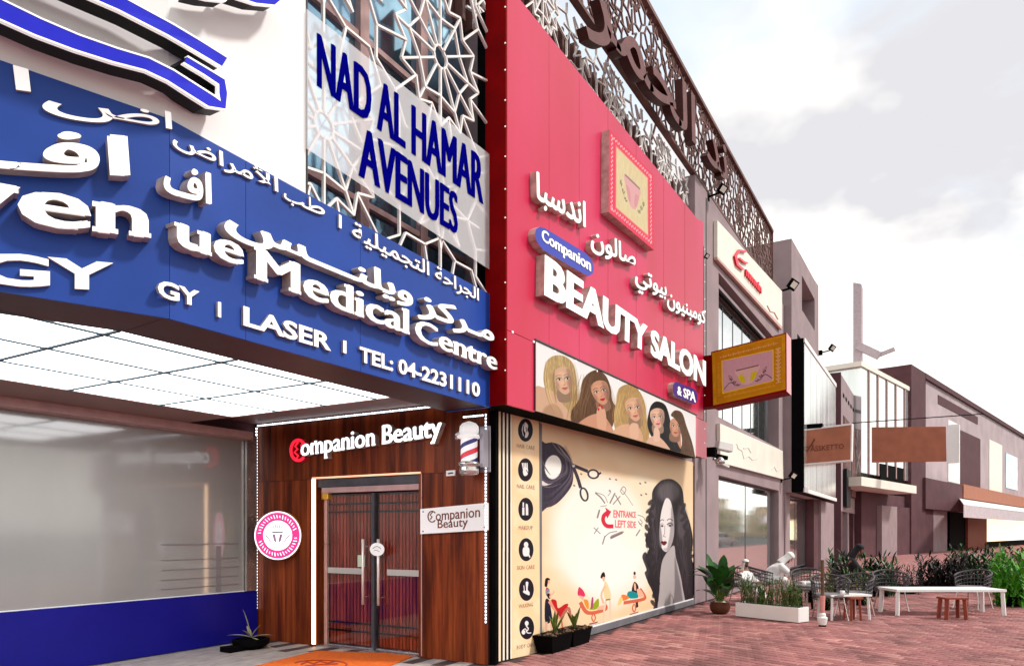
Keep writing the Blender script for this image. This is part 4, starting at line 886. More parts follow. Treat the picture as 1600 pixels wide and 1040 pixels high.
face(pr, 350, 535, 74, -.12, S1, (.80, .42, .40), (.55, .42, .28)); strands(pr, [(270, 430), (258, 500), (262, 560), (280, 640), (320, 720)], 34, 16, (.78, .66, .44), 2.6, .8); strands(pr, [(385, 440), (405, 520), (408, 620), (395, 700), (385, 750)], 48, 22, (.66, .53, .33), 2.6, .8); pr.fill([(300, 470), (290, 520), (296, 600), (310, 660), (300, 560)], (.48, .36, .22), .6, 4)
S2 = (.83, .61, .49)
lock(pr, [(488, 492), (535, 478), (578, 510), (603, 570), (612, 640), (634, 690), (618, 770), (590, 810), (500, 800), (400, 770), (392, 700), (425, 650), (440, 600), (452, 535)], (.38, .26, .17), .16)
pr.fill([(430, 765), (500, 720), (560, 720), (612, 790), (615, 850), (430, 800)], S2, 1, 2); face(pr, 550, 600, 66, -.25, S2, (.78, .05, .12))
strands(pr, [(480, 500), (460, 580), (440, 660), (430, 740)], 70, 22, (.55, .41, .28), 2.6, 7); strands(pr, [(590, 560), (608, 640), (620, 710), (600, 780)], 36, 12, (.45, .32, .22), 2.6, 6)
pr.fill([(530, 770), (528, 700), (545, 672), (556, 690), (572, 690), (580, 740), (575, 810), (540, 810)], (.88, .68, .56), 1, 1)
for (x, y) in ((544, 668), (556, 676), (538, 690)): pr.ell(x, y, 5, 8, (.80, .03, .10))
S3 = (.88, .69, .56)
lock(pr, [(640, 600), (662, 566), (718, 556), (764, 598), (792, 670), (798, 740), (812, 790), (806, 870), (760, 870), (640, 820), (622, 720), (632, 660)], (.74, .60, .38), .12)
pr.fill([(618, 830), (640, 785), (700, 770), (765, 800), (775, 880), (700, 880)], S3, 1, 2); face(pr, 732, 690, 64, -.15, S3, (.82, .38, .36), (.5, .38, .25))
strands(pr, [(660, 600), (645, 680), (636, 740), (650, 790)], 40, 14, (.84, .71, .48), 2.6, 7); strands(pr, [(770, 620), (785, 700), (790, 780), (795, 850)], 40, 14, (.80, .66, .42), 2.6, 7)
pr.fill([(705, 790), (720, 765), (750, 770), (755, 800), (750, 850), (715, 850)], (.92, .74, .62), 1, 1)
S4 = (.90, .72, .62)
lock(pr, [(828, 662), (858, 647), (900, 668), (922, 730), (938, 800), (976, 860), (988, 930), (930, 935), (890, 860), (840, 860), (803, 780), (812, 700)], (.07, .065, .075), .5)
pr.fill([(795, 870), (830, 835), (880, 850), (930, 930), (800, 930)], S4, 1, 2); face(pr, 857, 738, 54, -.08, S4, (.90, .22, .50), (.1, .08, .08)); strands(pr, [(900, 700), (912, 780), (935, 850), (950, 910)], 34, 14, (.22, .21, .24), 2.2, 5)
pr.fill([(838, 860), (838, 800), (852, 786), (868, 810), (868, 860)], (.93, .77, .67), 1, 1)
S5 = (.82, .60, .48)
pr.fill([(935, 745), (975, 755), (985, 900), (960, 860), (940, 820)], S5, 1, 2); face(pr, 958, 788, 50, .1, S5, (.75, .30, .32))
lock(pr, [(930, 722), (952, 696), (990, 710), (1014, 780), (1042, 860), (1058, 930), (1060, 990), (985, 960), (990, 860), (975, 780), (950, 740)], (.36, .25, .17), .3); strands(pr, [(985, 740), (1005, 820), (1020, 900), (1030, 960)], 40, 14, (.5, .36, .25), 2.2, 3)
bt_ = thing('photo_banner', 'printed photo strip of five long haired women along the foot of the red sign', 'banner', tuple(U(836, 641, SR)))
printed('print', pr, Plane((0, YR - 0.002, 0), (0, -1, 0)), 0.02, pr.material('women_print', 0.5, k=0.70), 'frame', bt_, proud=0.006)
m_ = MB(); p0_, p1_ = U(835, 531.5, SR), U(1088, 649, SR); m_.bar(p0_ + Vector((0, -.012, .01)), p1_ + Vector((0, -.012, .01)), 0.018); p0_, p1_ = U(835.4, 531.5, SR), U(835.4, 641, SR); m_.bar(p0_ + Vector((-.01, -.012, 0)), p1_ + Vector((-.01, -.012, 0)), 0.014); m_.build('frame', 'frame', bt_)

# ================================================================== mural, icon board and plinth
SM = PY(YM)
mq = [(845, 655), (1084, 722), (1085, 935), (846, 996)]
pr = Print(mq, 900, 860, (0.985, 0.86, 0.70)); pr.crop(1, 0, 0)
for k in range(90):
    a = rs.uniform(0, 1); x, y = rs.uniform(845, 1085), rs.uniform(650, 1000); pr.ell(x, y, rs.uniform(8, 30), rs.uniform(6, 24), rs.choice([(1, .93, .80), (.97, .76, .55), (1, .90, .78)]), .22, 26)
pr.ell(935, 835, 75, 95, (1, 1, .97), .9, 60); pr.ell(960, 880, 60, 70, (1, 1, .98), .7, 50); pr.ell(1000, 800, 40, 60, (1, .98, .9), .5, 40)
pr.crop(3.057, 840, 660)
DK = (.24, .21, .27); G5 = (.42, .38, .42)
pr.fill([(10, 112), (40, 98), (80, 96), (122, 118), (158, 172), (170, 230), (166, 290), (140, 335), (92, 385), (45, 405), (10, 402)], DK, tex=.12)
pr.ell(74, 212, 40, 58, (1, .99, .97), 1, 1, .1); pr.line([(12, 262), (60, 285), (110, 255), (120, 200)], 10, (.32, .28, .34), 1); pr.fill([(10, 270), (50, 292), (80, 285), (40, 300), (10, 292)], (.95, .9, .88)); pr.line([(14, 300), (60, 308), (110, 290)], 3, (.6, .55, .6), .7)
for k in range(22):
    f = .62 + .018 * k; pr.line([(10 + 8 * k * .1, 245 + 8 * k), (70, 250 + 7.0 * k), (74 + 92 * f * .95, 235 + 2 * k), (74 + 92 * f, 185), (74 + 60 * f, 130 - k * 1.2)], 2.2, rs.choice([(.55, .50, .55), (.12, .10, .14), (.42, .38, .43)]), .55, taper=True)
pr.ell(74, 212, 36, 54, (1, .99, .97), .9, 4, .1)
pr.line([(66, 92), (105, 140), (170, 205)], 9, G5, taper=True); pr.line([(92, 100), (130, 150), (172, 200)], 8, (.55, .5, .52), taper=True); pr.line([(20, 175), (40, 220), (62, 250)], 5, G5, taper=True)
pr.line([(166, 202), (205, 218), (240, 232)], 15, DK); pr.line([(168, 206), (190, 260), (206, 312)], 15, DK); pr.ell(172, 206, 7, 7, (.8, .78, .8))
for (cx, cy, rx, ry, an) in ((266, 245, 29, 24, .2), (222, 342, 21, 35, -.25)): pr.ell(cx, cy, rx, ry, DK, 1, 0, an); pr.ell(cx, cy, rx - 9, ry - 8, (1, .97, .9), 1, 0, an)
pr.line([(286, 250), (303, 238)], 8, DK)
for (x, y) in ((345, 268), (375, 272), (490, 290), (515, 285), (495, 345), (518, 340), (345, 325), (208, 245), (175, 300)): pr.ell(x, y, 6, 4, G5, .8, 0, .6)
for pts, wd in (([(275, 335), (300, 355), (322, 385)], 7), ([(275, 332), (318, 348), (334, 382)], 3), ([(345, 385), (370, 335)], 7), ([(360, 390), (395, 350)], 5), ([(372, 345), (398, 392)], 6), ([(398, 315), (425, 350), (455, 395)], 3), ([(395, 325), (410, 305), (422, 320), (408, 342), (395, 325)], 4), ([(296, 415), (285, 455)], 8), ([(270, 530), (290, 500)], 4), ([(268, 500), (300, 530)], 4), ([(320, 545), (345, 525), (380, 518)], 4), ([(322, 540), (310, 580)], 6), ([(478, 440), (505, 450), (515, 470)], 4), ([(480, 470), (500, 495)], 4), ([(470, 540), (490, 510)], 7), ([(488, 460), (500, 475), (490, 485), (482, 470)], 4), ([(300, 400), (330, 395)], 3), ([(335, 350), (350, 330)], 3)): pr.line(pts, wd, G5, .75)
pr.fill([(345, 548), (352, 538), (400, 518), (414, 518), (405, 530), (350, 556)], (.62, .55, .55), 1, curve=False); pr.line([(350, 548), (408, 523)], 2, (.3, .25, .3))
# red arrow
RA = (.86, .16, .27)
pr.line([(362, 494), (330, 492), (314, 470), (316, 445), (334, 428)], 19, RA); pr.fill([(322, 404), (352, 424), (332, 458), (328, 440), (318, 436), (330, 424)], RA, curve=False)
# portrait
HR = (.17, .145, .165)
lock(pr, [(568, 296), (600, 272), (648, 272), (690, 315), (702, 400), (728, 480), (742, 560), (736, 640), (748, 700), (752, 800), (748, 880), (640, 905), (570, 912), (560, 850), (546, 800), (524, 750), (534, 700), (512, 650), (532, 605), (514, 560), (534, 500), (528, 450), (545, 380), (548, 330)], HR, .35)
pr.ell(625, 330, 55, 50, (.52, .48, .50), .6, 26); pr.ell(690, 470, 26, 90, (.46, .42, .45), .5, 20); pr.ell(550, 420, 14, 50, (.42, .38, .4), .5, 12)
for (x0_, y0_, sg) in ((560, 340, -1), (580, 330, -1), (680, 340, 1), (700, 420, 1)):
    strands(pr, [(x0_, y0_), (x0_ + sg * 16, y0_ + 120), (x0_ + sg * 6, y0_ + 220), (x0_ + sg * 18, y0_ + 330), (x0_ + sg * 8, y0_ + 430)], 36, 12, (.34, .30, .33), 2.4, 9, .55)
pr.fill([(650, 585), (604, 640), (588, 700), (582, 800), (582, 915), (700, 895), (692, 780), (676, 700), (660, 640)], (.74, .70, .70), 1, 2); pr.fill([(655, 640), (668, 700), (684, 780), (694, 890), (650, 890), (655, 780)], (.45, .42, .44), .8, 8); pr.line([(640, 905), (648, 850), (640, 820)], 4, (.3, .28, .3), .7)
pr.fill([(612, 362), (634, 372), (646, 420), (652, 480), (650, 540), (636, 590), (616, 616), (594, 600), (582, 545), (584, 480), (592, 420)], (.95, .92, .91), 1, 2); pr.fill([(640, 400), (652, 470), (650, 540), (634, 596), (616, 616), (630, 540), (636, 470)], (.60, .56, .58), .75, 7)
pr.ell(633, 491, 7, 4.5, (.10, .08, .10)); pr.ell(595, 493, 5, 4.5, (.10, .08, .10)); pr.line([(618, 486), (634, 478), (648, 490)], 5, (.05, .04, .05)); pr.ell(634, 486, 14, 12, (.5, .46, .5), .35, 6); pr.ell(594, 487, 9, 10, (.5, .46, .5), .3, 5); pr.fill([(584, 480), (596, 560), (588, 600), (578, 560)], (.45, .42, .45), .6, 4); pr.line([(618, 466), (632, 458), (646, 468)], 4, (.2, .17, .2)); pr.line([(584, 470), (596, 462), (604, 468)], 3.5, (.2, .17, .2)); pr.line([(608, 490), (606, 530), (600, 540), (612, 545)], 3.5, (.5, .45, .47))
pr.fill([(588, 570), (596, 564), (602, 567), (608, 564), (618, 571), (604, 586)], (.45, .10, .17)); pr.line([(588, 572), (617, 573)], 2, (.15, .03, .06)); pr.ell(612, 605, 12, 8, (.7, .66, .68), .6, 5)
pr.fill([(520, 620), (500, 640), (520, 700), (512, 720), (540, 780), (545, 700)], HR, .9, 2, tex=.3)
for k in range(26):
    yy = 380 + k * 20; pr.crop(3.057, 840, 660)
    xl = 540 - 18 * math.sin(k * .23) + (6 if k % 2 else -8); pr.ell(xl + 8, yy, 9, 18, HR, .8, 4, rs.uniform(-1, 1)); pr.line([(xl + 14, yy - 14), (xl + 2 + rs.uniform(-5, 3), yy), (xl + 12, yy + 16)], 2.5, HR, .9); xr_ = 700 + 45 * min(1, k / 16) + (5 if k % 2 else -5); pr.ell(xr_ - 10, yy, 9, 18, HR, .8, 4, rs.uniform(-1, 1))
# three treatment scenes
pr.crop(8.665, 845, 880); SK = (.97, .74, .62); OR = (.86, .42, .30)
pr.fill([(55, 250), (65, 205), (90, 190), (122, 205), (118, 240), (95, 262), (85, 310), (55, 305)], (.12, .06, .08)); pr.fill([(98, 225), (125, 225), (122, 262), (98, 268)], SK); pr.fill([(70, 330), (110, 335), (120, 390), (80, 430), (65, 400)], (.55, .55, .60)); pr.fill([(75, 320), (95, 330), (80, 360)], (.8, .1, .2))
pr.fill([(60, 500), (110, 490), (135, 600), (150, 770), (60, 785)], (.12, .12, .20)); pr.line([(75, 785), (70, 980)], 9, SK); pr.line([(138, 770), (155, 940)], 9, SK); pr.fill([(80, 420), (115, 405), (140, 450), (110, 475)], (.15, .05, .05)); pr.ell(128, 445, 14, 20, SK); pr.line([(110, 380), (150, 420), (180, 370)], 6, SK)
pr.line([(120, 500), (200, 620), (275, 735)], 16, (.93, .62, .52)); pr.fill([(150, 480), (210, 500), (235, 600), (330, 545), (370, 560), (280, 730), (215, 640), (150, 520)], (.80, .12, .15)); pr.line([(275, 735), (370, 600), (400, 700), (440, 800)], 12, (.75, .45, .36)); pr.line([(275, 735), (290, 860), (270, 900), (330, 890)], 6, OR)
pr.fill([(500, 420), (510, 330), (530, 318), (580, 370), (600, 430), (560, 450)], (.88, .22, .40)); pr.fill([(520, 430), (585, 450), (570, 490), (530, 460)], SK)
pr.line([(535, 520), (640, 665), (870, 620), (872, 560)], 16, OR); pr.fill([(580, 490), (640, 500), (650, 600), (620, 600)], (.93, .60, .20)); pr.fill([(660, 620), (700, 560), (780, 470), (775, 600)], (.60, .68, .12)); pr.fill([(675, 600), (690, 465), (712, 465), (705, 590)], (.70, .30, .45)); pr.fill([(770, 590), (860, 560), (870, 610), (775, 625)], SK)
pr.line([(710, 670), (690, 730), (715, 780), (740, 730), (715, 675)], 6, OR); pr.line([(655, 818), (770, 790)], 7, (.6, .4, .4))
pr.fill([(808, 185), (830, 125), (860, 118), (872, 180), (835, 200)], (.18, .08, .12)); pr.fill([(835, 180), (868, 185), (860, 240), (838, 225)], SK); pr.fill([(860, 250), (895, 260), (945, 390), (940, 485), (880, 490), (850, 400)], (.98, .86, .66)); pr.line([(870, 300), (820, 420), (850, 540)], 9, SK); pr.line([(885, 490), (860, 620), (845, 790)], 10, (.93, .83, .74)); pr.line([(935, 490), (940, 760)], 9, (.93, .83, .74)); pr.line([(880, 490), (942, 480)], 6, (.5, .5, .2))
pr.ell(1270, 130, 15, 24, (.15, .05, .08)); pr.ell(1270, 178, 20, 28, SK); pr.fill([(1235, 330), (1268, 245), (1320, 300), (1310, 400), (1240, 400)], (.18, .10, .13)); pr.fill([(1262, 270), (1285, 275), (1290, 360), (1265, 350)], SK); pr.fill([(1170, 400), (1215, 370), (1300, 395), (1315, 460), (1190, 465)], (.10, .58, .60)); pr.fill([(1090, 430), (1140, 420), (1200, 460), (1110, 500)], (.94, .52, .26)); pr.fill([(1040, 560), (1070, 460), (1110, 470), (1090, 540)], (.97, .84, .52)); pr.line([(1120, 530), (1390, 480), (1400, 430), (1340, 340)], 17, OR); pr.fill([(1300, 350), (1350, 350), (1400, 440), (1330, 450)], SK)
pr.line([(1265, 530), (1240, 600), (1265, 650), (1285, 600), (1262, 530)], 7, OR); pr.line([(1300, 520), (1305, 590)], 14, (.25, .1, .1)); pr.line([(1205, 688), (1320, 655)], 6, (.6, .4, .4))
mt = thing('mural', 'wide cream salon mural with scissors, a dark haired woman and treatment scenes', 'mural', (9.5, YM, 0))
printed('print', pr, SM, 0.05, pr.material('mural_print', 0.5, emit=0.0, k=0.80), 'white', mt)
RT_ = ['redpaint', 'redpaint']; RL = [mat('entrance_print', (.78, .10, .14), .5)] * 2
write('letter', 'ENTRANCE', [(958.5, 796), (993.5, 799), (993.5, 808), (958.5, 808)], SM, 0.003, RL, mt, off=0.01, proud=0.001)
write('letter', 'LEFT SIDE', [(961, 811.5), (993.5, 814), (993.5, 824), (961, 823.5)], SM, 0.003, RL, mt, off=0.01, proud=0.001)
ZKT = (ZP(848, 996, YM) + ZP(1085, 935, YM)) / 2
pl_ = thing('plinth', 'low grey plinth running under the cream mural', 'plinth', (9.5, YM, 0))
x8, x9 = XP(846, YM), xe - 0.002
m_ = MB(); m_.box(x8, x9, YM - 0.03, YM + 0.10, 0, ZKT - 0.02); m_.build('kerb', 'kerb', pl_, bevel=0.006)
m_ = MB(); m_.box(x8, x9, YM - 0.01, YM + 0.10, ZKT - 0.019, ZKT + 0.005); m_.build('trim', 'white', pl_)
m_ = MB(); m_.box(XP(1084.3, YM), x9, YM - 0.02, YM + 0.05, 0.2, 3.05); m_.build('edge_trim', 'dark', mt)
# icon board
iq = [(776, 636), (842, 652), (844, 1019), (776, 1033)]
pr = Print(iq, 260, 1400, (0.98, 0.85, 0.67)); pr.crop(1, 0, 0)
for k in range(60): pr.ell(rs.uniform(776, 844), rs.uniform(636, 1030), rs.uniform(5, 16), rs.uniform(5, 20), rs.choice([(1, .93, .80), (.97, .78, .58)]), .25, 14)
pr.fill([(776, 630), (783, 630), (783, 1036), (776, 1036)], (.97, .90, .78), .8, curve=False)
for (a, b, c_) in ((782.6, 785.6, (.12, .09, .10)), (785.6, 788.6, (.99, .95, .88)), (788.6, 791.6, (.12, .09, .10)), (791.6, 794.0, (.99, .95, .88)), (794.0, 797.6, (.12, .09, .10)), (797.6, 799.5, (.99, .95, .88))): pr.fill([(a, 630), (b, 630), (b, 1036), (a, 1036)], c_, curve=False)
for (a, b) in ((800.5, 802.0),): pr.fill([(a, 630), (b, 630), (b, 1036), (a, 1036)], (.9, .8, .66), .6, curve=False)
IC = [(821, 671.5), (821, 733.5), (821.5, 795), (822, 858), (822.5, 920), (823, 980)]
for k, (cx, cy) in enumerate(IC):
    pr.ell(cx, cy, 12.2, 19, (.95, .86, .76), 1, 0, 0, 32); pr.ell(cx, cy, 11.6, 18, (.13, .11, .14), 1, 0, 0, 32); Wc = (.93, .92, .92)
    g = lambda x, y: (cx + x * 10, cy + y * 15.5)
    if k == 0: pr.fill([g(-.1, -.8), g(.4, -.5), g(.3, 0), g(.5, .3), g(.3, .7), g(-.1, .75), g(.0, .3), g(-.25, 0)], Wc); pr.line([g(-.3, -.6), g(-.5, 0), g(-.3, .6)], 5, Wc); pr.line([g(.1, -.3), g(.2, .2)], 4, (.13, .11, .14))
    if k == 1: pr.fill([g(-.4, .1), g(0, -.3), g(.4, 0), g(.3, .5), g(-.2, .6)], Wc); [pr.line([g(-.3 + i * .2, .0), g(-.5 + i * .25, -.7)], 7, Wc) for i in range(4)]; pr.line([g(.1, .0), g(.5, .4)], 4, (.13, .11, .14))
    if k == 2: pr.fill([g(-.55, -.2), g(-.2, -.2), g(-.2, .6), g(-.55, .6)], Wc, curve=False); pr.fill([g(0, -.6), g(.3, -.5), g(.4, .0), g(.4, .6), g(.0, .6)], Wc, curve=False); pr.line([g(-.38, -.25), g(-.38, -.7)], 9, Wc)
    if k == 3: pr.ell(*g(0, -.5), 3.5, 4.5, Wc); pr.fill([g(-.5, -.1), g(0, -.3), g(.5, -.1), g(.4, .6), g(-.4, .6)], Wc); pr.line([g(.3, .3), g(.6, .8)], 8, Wc)
    if k == 4: pr.fill([g(-.1, -.7), g(.3, -.7), g(.2, 0), g(.5, .3), g(.4, .6), g(-.5, .3), g(-.4, .1), g(-.05, .1)], Wc); pr.line([g(-.4, -.4), g(-.3, .2)], 5, Wc)
    if k == 5: pr.ell(*g(0, -.45), 3, 4, Wc); pr.line([g(-.1, -.2), g(.25, .1), g(-.1, .4)], 7, Wc); pr.line([g(-.7, .3), g(-.2, .1), g(.1, .5), g(.7, .5)], 6, Wc); pr.ell(*g(-.5, .45), 3, 3.5, Wc)
ib = thing('icon_board', 'tall cream board with black stripes and six round service icons at the corner', 'sign board', (8, 4.61, 0))
PI = PY(4.61)
printed('print', pr, PI, 0.05, pr.material('icon_print', 0.5, emit=0.0, k=0.86), 'white', ib)
TB = [mat('label_print', (.36, .22, .16), .5)] * 2
for t, y in zip(('HAIR CARE', 'NAIL CARE', 'MAKEUP', 'SKIN CARE', 'WAXING', 'BODY CARE'), (697, 759.5, 824, 886, 945.5, 1009)):
    wd = 14 if len(t) > 6 else 11; sl = (y - 830) * 0.02 * -1
    write('letter', t, [(821.5 - wd, y - 3.2 - sl * .5), (821.5 + wd, y - 3.2 + sl), (821.5 + wd, y + 3.2 + sl), (821.5 - wd, y + 3.2 - sl * .5)], PI, 0.0015, TB, ib, proud=0.001, off=0.0, res=1)
m_ = MB(); m_.box(7.36, XP(776, 4.61) - 0.001, 4.58, 4.75, 0, 3.06); m_.build('corner_post', 'black', ib)
m_ = MB(); m_.box(XP(776, 4.61), x8 - 0.002, 4.63, 4.78, 0, 3.06); m_.build('board_core', 'kerb', ib)

# ================================================================== signs on the walnut wall
WP = PX(XW)
cs = thing('lit_letter_sign', 'white lit serif letters with a red initial above the salon doors', 'sign', (XW, 6.6, 2.8))
write('letter', 'ompanion Beauty', [(477, 686), (697, 650), (697, 692), (477, 722)], WP, 0.09, ['textlit', 'letterside'], cs, shifts=((0, 0), (0.035, 0.0), (-0.035, 0), (0, .02)), serif=0.05, proud=0.002)
CP = Plane((XW - 0.09, 0, 0), (-1, 0, 0))
def arc(cx, cy, rx, ry, a0, a1, n=12): return [(cx + rx * math.cos(R(a0 + (a1 - a0) * k / n)), cy + ry * math.sin(R(a0 + (a1 - a0) * k / n))) for k in range(n + 1)]
stroke3('emblem_ring', arc(466, 703, 11.5, 16, 40, 325, 16), [5] * 17, CP, 0.08, ['redlit', 'redpaint'], cs)
stroke3('emblem_profile', [(466, 690), (461, 697), (465, 701), (460, 706), (466, 712), (463, 716)], [3.4] * 6, CP, 0.06, ['redlit', 'redpaint'], cs, -0.004)
stroke3('emblem_profile', [(474, 689), (470, 696), (473, 702), (469, 709)], [2.2] * 4, CP, 0.06, ['redlit', 'redpaint'], cs, -0.004)
wsn = thing('name_plate', 'white rectangular name plate with thin brown lettering screwed beside the doors', 'sign', tuple(U(657, 834, WP)))
pslab('plate', [(656.6, 794.8), (761.4, 785), (761.4, 827.6), (656.6, 833.8)], WP, 0.03, 'board', wsn, proud=0.04)
NP = Plane((XW - 0.041, 0, 0), (-1, 0, 0)); BL = ['brownlet', 'brownlet']
write('letter', 'ompanion', [(681, 798.5), (750, 791.5), (750, 812.5), (681, 818)], NP, 0.004, BL, wsn, off=0.004)
write('letter', 'Beauty', [(684, 811.5), (731, 807.5), (731, 826), (684, 829)], NP, 0.004, BL, wsn, off=0.004)
stroke3('emblem_ring', arc(675, 806.5, 6.5, 8.5, 40, 320, 12), [1.7] * 13, NP, 0.003, BL, wsn, 0.004)
stroke3('emblem_profile', [(676, 799), (672, 804), (675, 807), (672, 811)], [1.6] * 4, NP, 0.003, BL, wsn, 0.004)
m_ = MB()
for (x, y) in ((661, 799), (757, 790), (757, 823), (661, 829.5)):
    p = U(x, y, NP); m_.lathe(p, [(0.013, 0), (0.009, 0.006)], 10, axis=(-1, 0, 0))
m_.build('screw', 'steel', wsn)
# round lit sign
rc = U(434, 836, Plane((7.12, 0, 0), (-1, 0, 0))); ax = Vector((-0.90, -0.42, 0)).normalized(); au = Vector((ax.y, -ax.x, 0)); au = -au if au.dot(RT) < 0 else au
rsn = thing('round_sign', 'round pink and white illuminated crest sign with a gold rim on the walnut wall', 'sign', tuple(rc))
def disc(r0, r1, off, m, name, th=0.004, parent=rsn, n=48):
    mb = MB(); P = lambda r, t, o: rc + ax * o + au * (r * math.cos(t)) + Vector((0, 0, r * math.sin(t)))
    for k in range(n):
        a, b = k * 2 * math.pi / n, (k + 1) * 2 * math.pi / n
        mb.add([P(r0, a, off), P(r1, a, off), P(r1, b, off), P(r0, b, off), P(r0, a, off - th), P(r1, a, off - th), P(r1, b, off - th), P(r0, b, off - th)], [(0, 1, 2, 3), (7, 6, 5, 4), (1, 5, 6, 2), (0, 3, 7, 4)])
    return mb.build(name, m, parent)
ro = 0.345
disc(0, ro, 0, 'goldmetal', 'case', 0.15); pk = mat('pink_lit', (.75, .03, .20), .4, emit=(.9, .02, .17), es=.45); wl = mat('white_lit', (.95, .88, .95), .4, emit=(1, .86, .95), es=.55); mv = mat('mauve_print', (.35, .2, .33), .5)
disc(ro * .945, ro * 1.0, 0.006, wl, 'rim'); disc(ro * .62, ro * .94, 0.005, pk, 'ring_band'); disc(0, ro * .62, 0.0055, wl, 'centre')
mb = MB(); P = lambda x, z, o=0.010: rc + ax * o + au * (x * ro) + Vector((0, 0, z * ro))
for k in range(40):
    if k in (0, 1, 20, 21): continue
    a = k * 2 * math.pi / 40; h_ = 0.05 + 0.03 * ((k * 7) % 3) / 2; mb.bar(P((.78 - h_) * math.cos(a), (.78 - h_) * math.sin(a)), P((.78 + h_) * math.cos(a + .04), (.78 + h_) * math.sin(a + .04)), 0.012, up=ax, hd=0.003)
mb.build('ring_writing', wl, rsn)
mb = MB()
for pts in (((-.24, .16), (.24, .16), (.22, .10), (-.22, .10)), ((-.22, .06), (-.10, .04), (-.04, -.30), (-.14, -.22)), ((.22, .06), (.10, .04), (.04, -.30), (.14, -.22))):
    A = [P(x, z, .012) for x, z in pts]; mb.hexa(A, [v - ax * .003 for v in A])
for sg in (-1, 1):
    for k in range(4): mb.bar(P(sg * (.28 + .05 * k), -.26 + .07 * k), P(sg * (.38 + .05 * k), -.14 + .06 * k), 0.010, up=ax, hd=.003)
for k in range(5): mb.bar(P(-.16 + .08 * k, .30), P(-.16 + .08 * k, .40 + .04 * (k % 2)), 0.010, up=ax, hd=.003)
mb.build('crest', mv, rsn)
m_ = MB(); m_.tube([rc - ax * 0.14, Vector((XW - 0.002, rc.y + .02, rc.z))], 0.04, 10); m_.build('bracket', 'dark', rsn)
# barber pole
bp = U(733, 700, PX(XW - 0.17)); zt = U(733, 658, PX(bp.x)).z; zb2 = U(733, 743, PX(bp.x)).z; hh = zt - zb2; rr = 0.118
po = thing('barber_pole', 'red white and blue striped barber pole lamp with chrome caps near the wall corner', 'barber pole', (bp.x, bp.y, zb2))
c0 = (bp.x, bp.y, zb2)
m_ = MB(); m_.lathe(c0, [(.02, 0), (rr * .85, .005), (rr * 1.0, .03), (rr * 1.02, .09), (rr * .92, .11), (rr * 1.12, .13), (rr * 1.15, .15), (rr * .9, .17)], 24); m_.build('lower_cap', 'steel', po, smooth=True)
m_ = MB(); m_.lathe((c0[0], c0[1], zb2 + hh - .21), [(rr * .9, 0), (rr * 1.2, .015), (rr * 1.2, .04), (rr * .95, .055), (rr * 1.0, .10), (rr * .95, .15), (rr * .7, .185), (rr * .25, .205), (rr * .1, .21)], 24); m_.build('upper_cap', 'letter', po, smooth=True)
pm_ = bpy.data.materials.new('barber_stripes'); pm_.use_nodes = True; n_ = pm_.node_tree.nodes; l_ = pm_.node_tree.links
tcn = n_.new('ShaderNodeUVMap'); sp = n_.new('ShaderNodeSeparateXYZ'); l_.new(tcn.outputs[0], sp.inputs[0]); ma = n_.new('ShaderNodeMath'); ma.operation = 'MULTIPLY_ADD'; ma.inputs[1].default_value = 1.0; l_.new(sp.outputs[0], ma.inputs[0]); l_.new(sp.outputs[1], ma.inputs[2]); fr_ = n_.new('ShaderNodeMath'); fr_.operation = 'FRACT'; l_.new(ma.outputs[0], fr_.inputs[0])
rp = n_.new('ShaderNodeValToRGB'); rp.color_ramp.interpolation = 'CONSTANT'; e = rp.color_ramp.elements; e[0].position = 0; e[0].color = (.85, .85, .87, 1); e[1].position = .27; e[1].color = (.03, .035, .16, 1)
for ps_, c_ in ((.48, (.85, .85, .87, 1)), (.75, (.65, .04, .07, 1))): x = e.new(ps_); x.color = c_
l_.new(fr_.outputs[0], rp.inputs[0]); l_.new(rp.outputs[0], n_['Principled BSDF'].inputs['Base Color']); l_.new(rp.outputs[0], n_['Principled BSDF'].inputs['Emission Color']); n_['Principled BSDF'].inputs['Emission Strength'].default_value = .25
n = 32; V = []; F = []; UVs = []
za_, zb_ = zb2 + .15, zb2 + hh - .19
for k in range(n + 1): t = k * 2 * math.pi / n; V += [(rr * .85 * math.cos(t), rr * .85 * math.sin(t), za_ - zb2), (rr * .85 * math.cos(t), rr * .85 * math.sin(t), zb_ - zb2)]; UVs += [(-k / n, 0), (-k / n, 1.25)]
for k in range(n): F.append((2 * k, 2 * k + 2, 2 * k + 3, 2 * k + 1))
me = bpy.data.meshes.new('striped_cylinder'); me.from_pydata(V, [], F); uv = me.uv_layers.new(name='UVMap')
for lp in me.loops: uv.data[lp.index].uv = UVs[lp.vertex_index]
me.materials.append(pm_); link('striped_cylinder', me, po)
m_ = MB(); m_.box(c0[0] + .02, XW - .004, c0[1] - .19, c0[1] - .14, zb2 + .10, zb2 + hh - .1); m_.box(XW - .03, XW - .004, c0[1] - .2, c0[1] - .06, zb2 + .05, zb2 + hh - .05); m_.bar((c0[0], c0[1] - .1, zb2 + .13), (c0[0] + .03, c0[1] - .17, zb2 + .13), .03); m_.bar((c0[0], c0[1] - .1, zb2 + hh - .17), (c0[0] + .03, c0[1] - .17, zb2 + hh - .17), .03); m_.build('bracket', mat('bracket_grey', (.3, .28, .32), .4, metal=.5), po)
m_ = MB(); m_.tube([(c0[0] - .02, c0[1] + .12, zb2 + hh - .12), (c0[0] - .02, c0[1] + .17, zb2 + hh - .15), (c0[0], c0[1] + .18, zb2 + hh - .2)], .022, 8); m_.build('side_knob', 'steel', po)
sg_ = thing('wall_label', 'tiny white plate under the barber pole on the walnut wall', 'label', tuple(U(697, 742, WP)))
